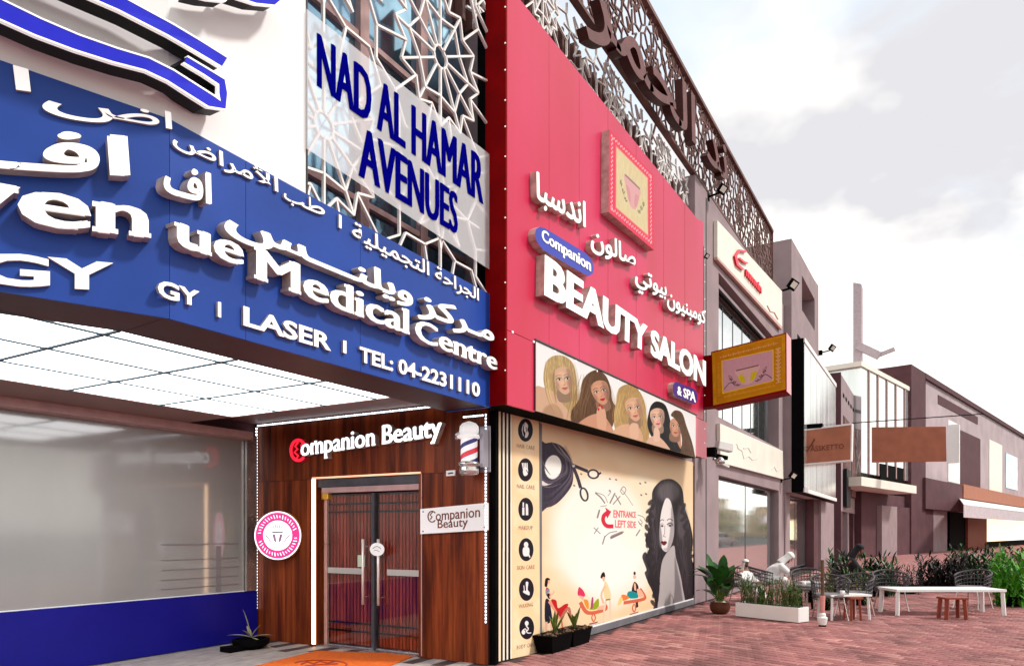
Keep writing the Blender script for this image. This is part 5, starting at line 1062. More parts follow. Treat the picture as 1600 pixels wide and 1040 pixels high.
pslab('plate', [(697, 735), (711, 733.8), (711, 742.4), (697, 743.4)], WP, .02, 'board', sg_, proud=.022); stroke3('mark', [(700, 739.6), (704, 738.6), (708, 738.4)], [2.2] * 3, Plane((XW - .023, 0, 0), (-1, 0, 0)), .002, ['frame', 'frame'], sg_, .003)
# mat
ZF = PZ(0.0)
mt_ = thing('door_mat', 'orange door mat with a dark red oval logo before the salon doors', 'mat', (6.6, 6.4, 0))
A = [U(494, 1015.5, PZ(.012)), U(655, 1020.5, PZ(.012)), U(570, 1054, PZ(.012)), U(355, 1050, PZ(.012))]; m_ = MB(); m_.hexa(A, [v - Vector((0, 0, .011)) for v in A]); m_.build('pile', 'mat', mt_)
def fstroke(pts, wds, name='logo'):
    Lp, Rp = stroke_px(pts, wds); P2 = PZ(.0145); mb = MB(); a = [U(*p, P2) for p in Lp]; b = [U(*p, P2) for p in Rp]; n = len(pts); mb.V = [tuple(v) for v in a + b + [v - Vector((0, 0, .002)) for v in a + b]]
    for i in range(n - 1): mb.F += [(i, i + 1, n + i + 1, n + i), (i, 2 * n + i, 2 * n + i + 1, i + 1), (n + i, n + i + 1, 3 * n + i + 1, 3 * n + i)]; mb.I += [0] * 3
    return mb.build(name, 'matlogo', mt_)
fstroke(arc(500, 1037, 42, 6.5, 200, 380, 20), [1.6] * 21); fstroke([(470, 1037), (480, 1033), (490, 1036), (500, 1032), (512, 1035), (524, 1032)], [2] * 6); fstroke([(476, 1039.5), (500, 1037), (528, 1036)], [1.8] * 3)
# ================================================================== shop signs of the neighbours
f1 = thing('cream_fascia_sign', 'cream upper fascia board with a small red script logo under the roof', 'sign', (XP(1122, 4.5), 4.5, 8.2))
S5p = PY(4.50)
pslab('board', [(1121, 344), (1222, 455), (1222, 510), (1121, 401)], S5p, 0.09, 'cream', f1)
RS = ['redlit', 'redpaint']
stroke3('script_initial', [(1166, 393), (1156, 391), (1150, 400), (1153, 413), (1162, 421)], [2.8, 3.2, 3.4, 3.2, 2.6], S5p, .05, RS, f1, .06)
stroke3('script_initial', [(1156, 403), (1163, 409), (1169, 411)], [2, 2.4, 1.6], S5p, .06, RS, f1, .061)
write('letter', 'mmmin', [(1163, 417), (1187, 446), (1187, 459), (1163, 431)], S5p, .06, RS, f1, proud=.002, off=.01)
stroke3('script_line', [(1199, 477), (1204, 487), (1210, 488), (1216, 499)], [1.2] * 4, S5p, .01, ['terra', 'terra'], f1, .012)
m_ = MB(); a, b, c, d = (U(*p, S5p) for p in ((1121, 401), (1222, 510), (1222, 515), (1121, 405))); m_.hexa([a, b, c, d], [v + Vector((0, .09, 0)) for v in (a, b, c, d)]); m_.build('sill', 'rose', f1)
f2 = thing('blank_fascia_sign', 'cream lower fascia board with faint worn writing above the mirrored shop window', 'sign', (XP(1125, 4.5), 4.5, 3.2))
pslab('board', [(1125, 661), (1223, 704), (1224, 748), (1126, 722)], S5p, 0.09, 'cream', f2)
FA = [mat('faint_ghost', (.70, .66, .58), .6)] * 2
stroke3('worn_writing', [(1152, 693), (1154, 700), (1160, 704), (1163, 716), (1170, 712), (1176, 718), (1184, 716)], [1.3] * 7, S5p, .01, FA, f2, .011)
stroke3('worn_writing', [(1162, 700), (1170, 699), (1174, 707)], [1.2] * 3, S5p, .01, FA, f2, .012)
stroke3('worn_writing', [(1206, 733), (1210, 728), (1214, 736), (1219, 733)], [1.1] * 4, S5p, .01, FA, f2, .011)

# gold blade sign
XG = XP(1100, 4.2) + 0.12
GP_ = PX(XG)
gs = thing('gold_blade_sign', 'gold bordered blade sign with a crest, projecting from the end of the red sign', 'sign', tuple(U(1114, 633, GP_)))
gq = [(1112.5, 551), (1227, 521.5), (1227.5, 608), (1114.5, 633)]
pr = Print(gq, 700, 520, (.80, .58, .07)); pr.tf = lambda x, y: hap(homog(gq), x, y)
for k in range(60): pr.ell(rs.uniform(0, 1), rs.uniform(0, 1), rs.uniform(.02, .08), rs.uniform(.02, .08), rs.choice([(.70, .45, .04), (.88, .68, .12), (.78, .52, .05)]), .4, 14)
pr.fill([(.045, .04), (.955, .04), (.955, .96), (.045, .96)], (.77, .53, .05), curve=False)
for k in range(60): pr.ell(rs.uniform(.05, .95), rs.uniform(.05, .95), rs.uniform(.02, .06), rs.uniform(.02, .05), rs.choice([(.70, .46, .04), (.85, .63, .10)]), .35, 10)
for k in range(44):
    h_ = .006 + .008 * ((k * 5) % 3)
    if 4 < k < 40: pr.line([(k / 44, .125 - h_), (k / 44 + .012, .125 + h_)], 5, (.95, .82, .66), .9, False); 
    if 6 < k < 38: pr.line([(k / 44, .885 - h_), (k / 44 + .012, .885 + h_)], 5, (.93, .76, .30), .8, False)
    if 9 < k < 38: pr.line([(.905 - h_ * 1.6, k / 44), (.905 + h_ * 1.6, k / 44)], 6, (.93, .80, .66), .9, False); pr.line([(.085 - h_, k / 44), (.085 + h_, k / 44)], 4, (.90, .66, .30), .7, False)
pr.fill([(.13, .19), (.845, .22), (.845, .80), (.13, .82)], (.93, .78, .12), curve=False); pr.fill([(.145, .205), (.83, .235), (.83, .785), (.145, .80)], (.80, .64, .68), curve=False, tex=.03)
emblem(pr, .49, .58, .155, (.38, .28, .22), (.82, .78, .08), (.86, .72, .70))
for sg in (-1, 1): pr.line([(.49 + sg * .17, .72), (.49 + sg * .24, .64), (.49 + sg * .33, .74)], 7, (.25, .22, .3)); pr.line([(.49 + sg * .22, .55), (.49 + sg * .26, .50), (.49 + sg * .24, .60)], 4, (.3, .28, .35))
printed('print', pr, GP_, .01, pr.material('gold_print', .4, k=.8), 'gold', gs, proud=.012)
A = [U(*p, GP_) for p in ((1111, 549.5), (1228.5, 519.5), (1229, 611), (1113, 636))]
m_ = MB(); m_.hexa(A, [v + Vector((.50, 0, 0)) for v in A]); gb = m_.build('case', ['redside'], gs, bevel=.004)
c = [A[1], A[1] + Vector((.5, 0, 0)), A[2] + Vector((.5, 0, 0)), A[2]]; m_ = MB(); m_.hexa([v + Vector((.0, -.006, 0)) for v in c], [v + Vector((0, -.001, 0)) for v in c]); m_.build('end_panel', mat('pink_sheet', (.75, .33, .38), .4), gs)
yb = A[0].y
m_ = MB(); m_.box(XG + .06, XG + .42, yb + .002, 4.62, A[3].z + .03, A[0].z - .05); m_.build('bracket', 'redside', gs)
# terracotta cafe sign
XC = 27.0; CPn = PX(XC)
cq = [(1245, 671.5), (1332, 660.5), (1330.5, 719.5), (1246, 727)]
ct = thing('terracotta_cafe_sign', 'terracotta blade sign with brown script lettering above the cafe', 'sign', tuple(U(1246, 727, CPn)))
A = [U(*p, CPn) for p in cq]; m_ = MB(); m_.hexa(A, [v + Vector((.4, 0, 0)) for v in A]); m_.build('case', ['white'], ct, bevel=.01)
pslab('board', [(1246.5, 673.5), (1329.5, 663.5), (1328.5, 717.5), (1247.5, 724.5)], CPn, .01, 'terra', ct, proud=.012)
A = [U(*p, CPn) for p in ((1226.5, 678), (1244.6, 676), (1244.6, 724), (1226.5, 725))]; m_ = MB(); m_.hexa([v + Vector((.05, 0, 0)) for v in A], [v + Vector((.35, 0, 0)) for v in A]); m_.build('side_box', 'cream', ct)
SC = Plane((XC - .013, 0, 0), (-1, 0, 0))
write('letter', 'ASSKETTO', [(1266, 697), (1318.5, 692.5), (1318.5, 700.5), (1266, 705)], SC, .01, BL, ct, off=.006)
stroke3('script_initial', [(1273, 685), (1268, 694), (1262, 703), (1259, 707)], [2.4, 2.8, 2.6, 1.8], SC, .01, BL, ct, .012); stroke3('script_initial', [(1252, 698), (1262, 698), (1272, 695)], [1.2, 1.8, 1.0], SC, .01, BL, ct, .014)
p = U(1268, 668, CPn); m_ = MB(); m_.box(p.x, p.x + .3, p.y - .35, p.y + .35, p.z - .05, p.z + .14); m_.build('lamp_housing', 'black', ct, bevel=.02)
m_ = MB(); m_.box(XC + .1, XC + .25, A[0].y - .1, 4.62, A[2].z + .25, A[2].z + .35); m_.build('arm', 'dark', ct)

# ================================================================== tower block with its recess, glass box
tw = thing('tower_block', 'tall mauve rendered block with a narrow slot recess rising beyond the shops', 'building', (XT, 4.35, 0))
xt1 = XP(1279, 4.35); ZT0, ZT1 = 11.75, 12.05
r0, r1 = XP(1253, 4.35), XP(1273, 4.35); q0, q1 = ZP(1253, 484, 4.35), ZP(1253, 430, 4.35)
def hx(mb, x0, x1, y0, y1, z0, za, zb=None): zb = za if zb is None else zb; return mb.hexa([(x0, y0, z0), (x1, y0, z0), (x1, y0, zb), (x0, y0, za)], [(x0, y1, z0), (x1, y1, z0), (x1, y1, zb), (x0, y1, za)])
m_ = MB(); hx(m_, XT, r0, 4.35, 8.4, 2.96, ZT0, ZT0 + .1); hx(m_, r1, xt1, 4.35, 8.4, 2.96, ZT1 - .1, ZT1); hx(m_, r0, r1, 4.35, 8.4, 2.96, q0); hx(m_, r0, r1, 4.35, 8.4, q1, ZT0 + .1, ZT1 - .1); m_.box(r0, r1, 5.3, 8.4, q0, q1); m_.build('wall', 'stucco', tw)
m_ = MB(); m_.box(r0 + .01, r0 + .5, 5.22, 5.29, q0, q1 - .7); m_.build('slot_window', 'black', tw)
m_ = MB()
for k in range(3): x = XT + 1.2 + k * 2.3; m_.box(x, x + 1.3, 4.335, 4.349, 8.55, 8.72)
m_.build('wall_groove', 'black', tw)
c3 = (XP(1283, 4.35), XP(1303, 4.35)); c4 = (XP(1303.5, 4.35), XP(1313, 4.35))
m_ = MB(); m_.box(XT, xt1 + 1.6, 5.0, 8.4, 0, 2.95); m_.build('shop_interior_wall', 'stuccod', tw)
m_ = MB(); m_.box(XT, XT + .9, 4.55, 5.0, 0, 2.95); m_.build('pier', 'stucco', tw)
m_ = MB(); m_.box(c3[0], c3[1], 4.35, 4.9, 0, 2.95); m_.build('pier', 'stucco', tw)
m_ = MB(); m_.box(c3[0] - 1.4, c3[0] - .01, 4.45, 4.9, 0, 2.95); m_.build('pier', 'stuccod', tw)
window(tw, XT + .95, c3[0] - 1.45, 4.80, 0.2, 2.93, 2)
gx_ = thing('glass_box_sign', 'black sided glass display box with pale curtained panes hung on the tower block', 'display box', (XT, 3.94, 3.0))
gx1 = XP(1306, 3.94)
m_ = MB(); m_.box(XT + .01, gx1 - .01, 3.96, 4.345, 2.97, 8.2); m_.build('case', 'black', gx_)
m_ = MB(); m_.box(XT - .02, XT + .01, 3.95, 4.345, 2.97, 8.25); m_.build('side_panel', 'black', gx_)
cur = mat('curtained_pane', (.66, .72, .72), .12, metal=.75, col2=(.90, .95, .96), vscale=1.0, stretch=(3.5, 1, .12))
nb = 6
for k in range(nb):
    a = XT + .03 + (gx1 - XT - .06) * k / nb; b = XT + .03 + (gx1 - XT - .06) * (k + 1) / nb
    m_ = MB(); m_.box(a + .02, b - .02, 3.94, 3.958, 3.12, 8.1); m_.build('pane', cur, gx_)
m_ = MB(); m_.box(XT - .02, gx1, 3.90, 3.97, 2.96, 3.10); m_.build('edge_frame', 'white', gx_); m_ = MB(); m_.box(XT - .02, gx1, 3.91, 3.97, 8.1, 8.26); m_.build('edge_frame', 'white', gx_)
# building beyond
kb = thing('corner_building', 'lower mauve building with a dark end wall and recessed panels past the glass box', 'building', (41.4, 4.4, 0))
kx0, kx1 = XP(1313.5, 4.4), 58
m_ = MB(); m_.box(kx0 + .02, kx1, 4.4, 12, 2.7, 9.95); m_.build('wall', 'stucco', kb)
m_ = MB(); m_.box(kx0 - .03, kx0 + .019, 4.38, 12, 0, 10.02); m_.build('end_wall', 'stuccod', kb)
for k in range(4):
    m_ = MB(); a = kx0 + 1.2 + k * 4.1; m_.box(a, a + 3.1, 4.375, 4.41, 3.6, 7.9); p_ = m_.build('recessed_panel', 'stuccod', kb)
    m_ = MB()
    for j in range(7): m_.bar((a + .1 + j * .42, 4.36, 3.7), (a + .5 + ((j * 3) % 5) * .45, 4.36, 7.8), .06)
    m_.build('fretwork', 'louvre', p_)
m_ = MB()
for k in range(10): a = kx0 + 1 + k * 1.3; m_.box(a, a + .7, 4.385, 4.399, 8.9, 9.1)
m_.build('wall_groove', 'black', kb)
for k in range(5):
    m_ = MB(); a = kx0 + .3 + k * 3.2; m_.box(a, a + .8, 4.41, 4.9, 0, 2.69); m_.build('pier', 'stucco' if k % 2 else 'stuccod', kb)
m_ = MB(); m_.box(kx0 + .02, kx1, 4.95, 5.1, 0, 2.69); m_.build('shopfront', 'black', kb)
m_ = MB(); m_.box(kx0 + 1, kx0 + 3.0, 4.2, 4.37, 2.95, 5.0); m_.build('wall_box', 'dark', kb)

# terrace further off, turned a little from the street
th = R(42.9); d2 = (RT * math.sin(th) + FW * math.cos(th)).normalized(); P0t = CAMP + FW * 55 + RT * (645 / FPX * 55); n2_ = Vector((-d2.y, d2.x, 0)); n2_ = n2_ if n2_.dot(CAMP - P0t) > 0 else -n2_
TP = Plane(P0t, n2_)
def tslab(name, x0, x1, y0, y1, proud, depth, m, par, zpix=True):
    """block on the turned terrace front between traced columns x0..x1; y as heights in metres"""
    P2 = Plane(TP.p + TP.n * proud, TP.n); a, b = U(x0, HOR, P2), U(x1, HOR, P2); A = [Vector((a.x, a.y, y0)), Vector((b.x, b.y, y0)), Vector((b.x, b.y, y1)), Vector((a.x, a.y, y1))]
    mb = MB(); mb.hexa(A, [v - TP.n * depth for v in A]); return mb.build(name, m, par)
def TH(px, py): return U(px, py, TP).z
tb_ = thing('terrace_building', 'mauve terrace of shops in the distance with a dark end wall and pale panels', 'building', tuple(U(1420, HOR, TP) - Vector((0, 0, EYE))))
tslab('end_wall', 1424, 1446, 0, 13.5, .3, 8, 'stuccod', tb_)
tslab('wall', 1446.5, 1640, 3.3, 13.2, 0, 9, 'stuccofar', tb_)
tslab('cornice', 1446.5, 1640, 13.2, 13.6, .2, 9, 'stuccod', tb_)
tslab('recessed_panel', 1466, 1528, 11.9, 12.6, .04, .05, 'stuccod', tb_)
tslab('recessed_panel', 1501, 1532, 5.8, 10.6, .04, .05, 'stuccod', tb_)
tslab('pale_panel', 1482, 1500, 5.8, 11.0, .06, .06, 'white', tb_); tslab('pale_panel', 1546, 1566, 5.8, 11.0, .06, .06, 'cream', tb_); tslab('window', 1572, 1590, 6.5, 10.4, .05, .05, 'glassblue', tb_)
tslab('wall_band', 1446.5, 1505, 3.3, 5.6, .5, .5, 'stuccod', tb_)
for a, b, m in ((1378, 1402, 'stucco'), (1402.5, 1458, 'stuccod'), (1458.5, 1480, 'stucco'), (1484, 1512, 'black'), (1512.5, 1542, 'wood2')): tslab('pier', a, b, 0, 3.29, .2 if m != 'black' else 0, 1.2, m, tb_)
lit = mat('lit_shop', (.9, .8, .6), .5, emit=(1, .80, .50), es=.9)
tslab('shop_window', 1543, 1640, .6, 3.0, .1, .1, lit, tb_)
tslab('shop_base', 1543, 1640, 0, .59, .12, .2, 'black', tb_)
tslab('fascia', 1506, 1640, 4.5, 5.7, .6, .5, 'terra', tb_)
wt = thing('pale_block', 'pale glazed block standing before the distant terrace with its flat roof', 'building', tuple(U(1345, HOR, TP) - Vector((0, 0, EYE))))
tslab('wall', 1346, 1423.5, 5.2, 11.6, .1, 6, cur, wt); tslab('roof_edge', 1346, 1423.5, 11.61, 11.9, .2, 6, 'cream', wt)
tslab('canopy', 1346, 1432, 4.1, 4.6, 1.6, 2, 'cream', wt); tslab('dark_front', 1346, 1423.5, 0, 4.09, -.1, 5, 'stuccod', wt); tslab('upper_opening', 1376, 1412, 4.7, 6.0, .15, .1, 'black', wt)
for k in range(5): tslab('mullion', 1358 + k * 14, 1359.4 + k * 14, 5.2, 11.6, .16, .05, 'louvre', wt)
# awning
aw = thing('awning', 'white fabric awning over the distant lit shop window', 'awning', tuple(U(1550, HOR, TP) - Vector((0, 0, EYE))))
P2 = Plane(TP.p + TP.n * 3.2, TP.n); a, b = U(1498, HOR, TP), U(1640, HOR, TP); c, d = U(1506, HOR, P2), U(1640, HOR, P2); A = [Vector((a.x, a.y, 4.6)), Vector((b.x, b.y, 4.6)), Vector((d.x, d.y, 3.5)), Vector((c.x, c.y, 3.5))]
m_ = MB(); m_.hexa(A, [v - Vector((0, 0, .08)) for v in A]); m_.build('canvas', 'white', aw)
A = [Vector((c.x, c.y, 3.5)), Vector((d.x, d.y, 3.5)), Vector((d.x, d.y, 2.6)), Vector((c.x, c.y, 2.6))]; m_ = MB(); m_.hexa(A, [v - TP.n * .03 for v in A]); m_.build('valance', mat('valance', (.55, .47, .50), .8, var=.1, vscale=3), aw)
# far wide terracotta sign
XF = 47.0; FPn = PX(XF); ft = thing('wide_terracotta_sign', 'wide plain terracotta board with a white edge hanging before the distant terrace', 'sign', tuple(U(1362, 722, FPn)))
pslab('board', [(1362, 667), (1478, 666), (1479, 720), (1362, 722)], FPn, .25, 'terra', ft, bevel=.01)
pslab('end_panel', [(1480, 664), (1499, 662), (1499, 722), (1480, 723)], FPn, .24, 'white', ft)
a_ = U(1362, 690, FPn); m_ = MB(); m_.bar((a_.x + .12, a_.y - 5.5, a_.z + 1.2), (a_.x + .12, 4.5, a_.z + 1.2), .05); m_.build('arm', 'dark', ft)
# slim pale post with a camera arm on the far roofs
ap = thing('roof_mast', 'slim pale mauve pillar with a lamp arm above the distant pale block', 'pillar', (52, 6, 0))
PM = PX(56.0); ms = mat('pale_mauve', (.46, .38, .42), .9, var=.08)
m_ = MB(); a, b = U(1333, HOR, PM), U(1346, HOR, PM); zt_ = U(1340, 440, PM).z; m_.hexa([(a.x, a.y, 9.9), (b.x, b.y, 9.9), (b.x, b.y, zt_ - .2), (a.x, a.y, zt_)], [(a.x + 1.2, a.y, 9.9), (b.x + 1.2, b.y, 9.9), (b.x + 1.2, b.y, zt_ - .2), (a.x + 1.2, a.y, zt_)]); m_.build('shaft', ms, ap)
m_ = MB(); m_.bar(U(1340, 540, PM), U(1374, 556, PM), .5); m_.bar(U(1370, 556, PM), U(1398, 545, PM), .25); m_.build('arm', ms, ap)
# floodlights and cameras
def floodlight(px, py, y, s, label, dirx=1):
    p = U(px, py, PY(y)); t = thing('floodlight', label, 'floodlight', (p.x, y, p.z), 'floodlights on the facades')
    m_ = MB(); m_.bar((p.x, y + .5 * s, p.z - .15 * s), (p.x, y - .1 * s, p.z - .05 * s), .06 * s); m_.box(p.x - .1 * s, p.x + .1 * s, y + .3 * s, y + .5 * s, p.z - .25 * s, p.z); m_.build('arm', 'black', t)
    m_ = MB(); c = Vector((p.x, y - .25 * s, p.z + .05 * s)); ax_ = Vector((-.6, -.5, -.35)).normalized(); m_.lathe(c, [(.16 * s, 0), (.24 * s, .04 * s), (.24 * s, .12 * s), (.17 * s, .22 * s), (.08 * s, .26 * s)], 4, axis=-ax_); m_.build('housing', 'black', t)
    m_ = MB(); m_.lathe(c + ax_ * .012 * s, [(.15 * s, 0), (.15 * s, .008 * s)], 4, axis=-ax_); m_.build('lens', 'cream', t)
floodlight(1229, 449, 4.4, .95, 'white faced floodlight on a black arm at the side of the tower block')
floodlight(1294, 546, 4.2, .8, 'small dark floodlight sticking out at the top of the tower block')
floodlight(1232, 745, 4.35, .7, 'small pale lamp on the pier beside the lower shop window')
floodlight(1100, 402, 4.5, .3, 'tiny lamp on the column beside the top of the red sign')
floodlight(1120, 300, 4.4, .6, 'yellowish lamp on the parapet at the end of the bronze letters')
cp = U(1112, 703, PY(4.35)); cc = thing('security_camera', 'white boxed security camera on a black bracket beside the red sign', 'camera', tuple(cp))
m_ = MB(); m_.box(cp.x - .10, cp.x + .10, 4.25, 4.59, cp.z - .14, cp.z + .06); m_.bar(cp + Vector((0, 0, -.1)), cp + Vector((.35, -.25, -.16)), .09); m_.build('bracket', 'black', cc, bevel=.01)
m_ = MB(); m_.bar(cp + Vector((.05, -.1, .12)), cp + Vector((.35, -.35, .06)), .17, hd=.2); m_.build('housing', 'white', cc, bevel=.02)
m_ = MB(); m_.lathe(cp + Vector((-.05, -.2, -.33)), [(.03, 0), (.10, .02), (.11, .08), (.05, .16)], 14); m_.build('dome', 'steel', cc, smooth=True); m_ = MB(); m_.bar(cp + Vector((-.05, -.05, -.2)), cp + Vector((.3, -.3, -.36)), .05); m_.build('lower_arm', 'steel', cc)

# ================================================================== plants
def leafshape(mb, p, d, up, ln, wd, bend=.3, i=0, seg=5, fold=.12):
    p, d, up = Vector(p), Vector(d).normalized(), Vector(up); sd_ = d.cross(up)
    if sd_.length < 1e-3: sd_ = d.cross(Vector((1, .1, 0)))
    sd_.normalize(); nn = sd_.cross(d); V = []
    for k in range(seg + 1):
        t = k / seg; c = p + d * ln * t - Vector((0, 0, 1)) * bend * ln * t * t; w_ = wd * math.sin(math.pi * min(1, .08 + t * .92)) ** .8 * .5 if k < seg else 0.001
        V += [c - sd_ * w_ + nn * fold * w_, c - nn * 0.0, c + sd_ * w_ + nn * fold * w_]
    F = []
    for k in range(seg): a = 3 * k; F += [(a, a + 1, a + 4, a + 3), (a + 1, a + 2, a + 5, a + 4)]
    return mb.add(V, F, i)
def broadleaf(name, label, loc, H_, n, ln, wd, m, pot, seed, spread=.7):
    r = random.Random(seed); t = thing(name, label, 'plant', loc); x, y, z = loc; pr_, ph = pot
    a = MB(); a.lathe(loc, [(pr_ * .62, 0), (pr_ * .9, ph * .25), (pr_ * 1.0, ph * .6), (pr_ * .9, ph * .93), (pr_ * .95, ph), (pr_ * .8, ph), (pr_ * .78, ph * .9)], 20); a.build('pot', 'potbrown', t, smooth=True)
    a = MB(); a.lathe((x, y, z + ph * .86), [(pr_ * .80, 0), (pr_ * .5, .03), (.01, .035)], 14); a.build('pebbles', 'pebble', t)
    st = MB()
    for k in range(n):
        an = r.uniform(0, 6.28); el = r.uniform(.35, 1.35); h0 = z + ph + r.uniform(.1, H_ * .62); q = Vector((x + math.cos(an) * spread * .22, y + math.sin(an) * spread * .22, h0)); st.tube([(x + math.cos(an) * .04, y + math.sin(an) * .04, z + ph * .85), (x + math.cos(an) * .08, y + math.sin(an) * .08, (z + ph + h0) / 2), q], [.012, .009, .006], 5)
        lf_ = MB(); leafshape(lf_, q, (math.cos(an) * math.cos(el), math.sin(an) * math.cos(el), math.sin(el)), (0, 0, 1), ln * r.uniform(.75, 1.15), wd * r.uniform(.8, 1.15), r.uniform(.1, .55), seg=7); lf_.build('leaf', m, t, smooth=True)
    st.build('stems', 'leafmid', t); return t
pp = U(1125, 958, PZ(0))
broadleaf('potted_plant', 'broad leaved dark green plant in a round brown pot with white pebbles beside the column', (pp.x, pp.y, 0), .85, 34, .56, .21, 'leaf', (.20, .24), 11)
def bushy(name, label, cat, box, n, ln, m, seed, group=None, upright=True, parent=None):
    r = random.Random(seed); x0, x1, y0, y1, z0, z1 = box; t = parent or thing(name, label, cat, ((x0 + x1) / 2, (y0 + y1) / 2, z0), group); mb = MB()
    for s_ in range(n):
        x, y = r.uniform(x0, x1), r.uniform(y0, y1); hh_ = (z1 - z0) * r.uniform(.45, 1); lean = Vector((r.uniform(-.2, .2), r.uniform(-.2, .2), 1)).normalized()
        for k in range(16):
            tt = k / 16; p = Vector((x, y, z0)) + lean * hh_ * tt; an = r.uniform(0, 6.28); el = r.uniform(.5, 1.2); leafshape(mb, p, (math.cos(an) * math.cos(el), math.sin(an) * math.cos(el), math.sin(el)), (0, 0, 1), ln * r.uniform(.6, 1.1), ln * .22, .1, i=r.randint(0, 1), seg=2)
    mb.build('foliage', m, t); return t
# planter box with conifers
a0, a1 = U(1149, 962.6, PZ(0)), U(1247.5, 973.4, PZ(0)); dd = (a1 - a0).normalized(); nn_ = Vector((-dd.y, dd.x, 0)); nn_ = nn_ if nn_.dot(FW) > 0 else -nn_
Lb = (a1 - a0).length; hb = .27; wb_ = .34
pt = thing('planter_box', 'long low white planter box of upright green shrubs on the clay paving', 'planter', tuple(a0))
m_ = MB(); P = lambda u, v, z: a0 + dd * u + nn_ * v + Vector((0, 0, z)); fl = .0
for (u0, u1, v0, v1) in ((0, Lb, 0, .025), (0, Lb, wb_ - .025, wb_), (0, .025, .0252, wb_ - .0252), (Lb - .025, Lb, .0252, wb_ - .0252)):
    m_.hexa([P(u0, v0, .015), P(u1, v0, .015), P(u1, v1, .015), P(u0, v1, .015)], [P(u0, v0, hb), P(u1, v0, hb), P(u1, v1, hb), P(u0, v1, hb)])
m_.build('box', 'white', pt, bevel=.006)
m_ = MB(); m_.hexa([P(.026, .026, .0), P(Lb - .026, .026, .0), P(Lb - .026, wb_ - .026, .0), P(.026, wb_ - .026, .0)], [P(.026, .026, hb - .03), P(Lb - .026, .026, hb - .03), P(Lb - .026, wb_ - .026, hb - .03), P(.026, wb_ - .026, hb - .03)]); m_.build('soil', 'soil', pt)
r = random.Random(21); mb = MB()
for s_ in range(190):
    u, v = r.uniform(.05, Lb - .05), r.uniform(.05, wb_ - .05); hh_ = .50 * (.5 + .5 * abs(math.sin(u * 4 + 1.2))) * r.uniform(.55, 1.15) + .05; b0 = P(u, v, hb - .03); lean = Vector((r.uniform(-.25, .25), r.uniform(-.25, .25), 1)).normalized()
    for k in range(22):
        tt = k / 22; p = b0 + lean * hh_ * tt; an = r.uniform(0, 6.28); el = r.uniform(.7, 1.3); leafshape(mb, p, (math.cos(an) * math.cos(el), math.sin(an) * math.cos(el), math.sin(el)), (0, 0, 1), r.uniform(.035, .075), .013, .05, i=r.choice((0, 0, 1)), seg=2)
mb.build('foliage', ['leafmid', 'leaf'], pt)
# agaves in the black tub by the mural
tp = U(880, 1014, PZ(0)); tq = thing('black_tub_plant', 'two spiky agaves in a low black tub at the foot of the cream mural', 'plant', (tp.x, tp.y, 0))
ty = 4.45; tx0, tx1 = XP(849, ty), XP(912, ty)
m_ = MB(); hh_ = .21
for (a, b) in ((tx0, (tx0 + tx1) / 2 - .01), ((tx0 + tx1) / 2 + .01, tx1)): m_.hexa([(a + .05, ty - .11, 0), (b - .05, ty - .11, 0), (b - .05, ty + .12, 0), (a + .05, ty + .12, 0)], [(a, ty - .13, hh_), (b, ty - .13, hh_), (b, ty + .16, hh_), (a, ty + .16, hh_)]); m_.hexa([(a - .01, ty - .14, hh_), (b + .01 if b == tx1 else b + .003, ty - .14, hh_), (b + .01 if b == tx1 else b + .003, ty + .17, hh_), (a - .01 if a == tx0 else a - .003, ty + .17, hh_)], [(a - .01 if a == tx0 else a - .003, ty - .14, hh_ + .02), (b + .01 if b == tx1 else b + .003, ty - .14, hh_ + .02), (b + .01 if b == tx1 else b + .003, ty + .17, hh_ + .02), (a - .01 if a == tx0 else a - .003, ty + .17, hh_ + .02)])
m_.build('tub', 'black', tq)
r = random.Random(4)
for cx in (tx0 + .33, tx1 - .30):
    for k in range(9):
        an = r.uniform(0, 6.28); el = r.uniform(.9, 1.45); lf_ = MB(); leafshape(lf_, (cx, ty, hh_), (math.cos(an) * math.cos(el), math.sin(an) * math.cos(el) * .5, math.sin(el)), (0, 0, 1), r.uniform(.22, .42), .05, .12, seg=4, fold=.5); lf_.build('leaf', 'leafmid', tq)
m_ = MB()
for k in range(60):
    x, y = r.uniform(tx0 + .02, tx1 - .02), r.uniform(ty - .15, ty + .13); s_ = r.uniform(.015, .035); m_.lathe((x, y, hh_ + .012), [(s_, 0), (s_ * .8, s_ * .6), (.002, s_)], 5)
o = m_.build('soil_clods', 'bark', tq); o['kind'] = 'stuff'
# agave in the porch corner
cpz = U(392, 1012, PZ(0)); cpl = thing('porch_agave', 'straggly agave in a low black bowl in the corner of the porch', 'plant', (cpz.x, cpz.y, 0))
m_ = MB(); m_.lathe((cpz.x, cpz.y, 0), [(.16, 0), (.24, .06), (.25, .13), (.20, .14), (.19, .10)], 16); m_.box(cpz.x - .42, cpz.x - .1, cpz.y - .1, cpz.y + .1, .0, .07); m_.build('bowl', 'black', cpl)
for an, el, ln in ((2.6, 1.35, .48), (5.3, 1.0, .25), (2.2, .25, .33), (5.6, .2, .30), (5.2, -.35, .34), (3.4, .7, .25), (1.2, .8, .25)):
    lf_ = MB(); leafshape(lf_, (cpz.x, cpz.y, .15), (math.cos(an) * math.cos(el), math.sin(an) * math.cos(el), math.sin(el)), (0, 0, 1), ln, .05, .15, seg=4, fold=.5); lf_.build('leaf', mat('dry_leaf', (.30, .27, .16), .7), cpl)

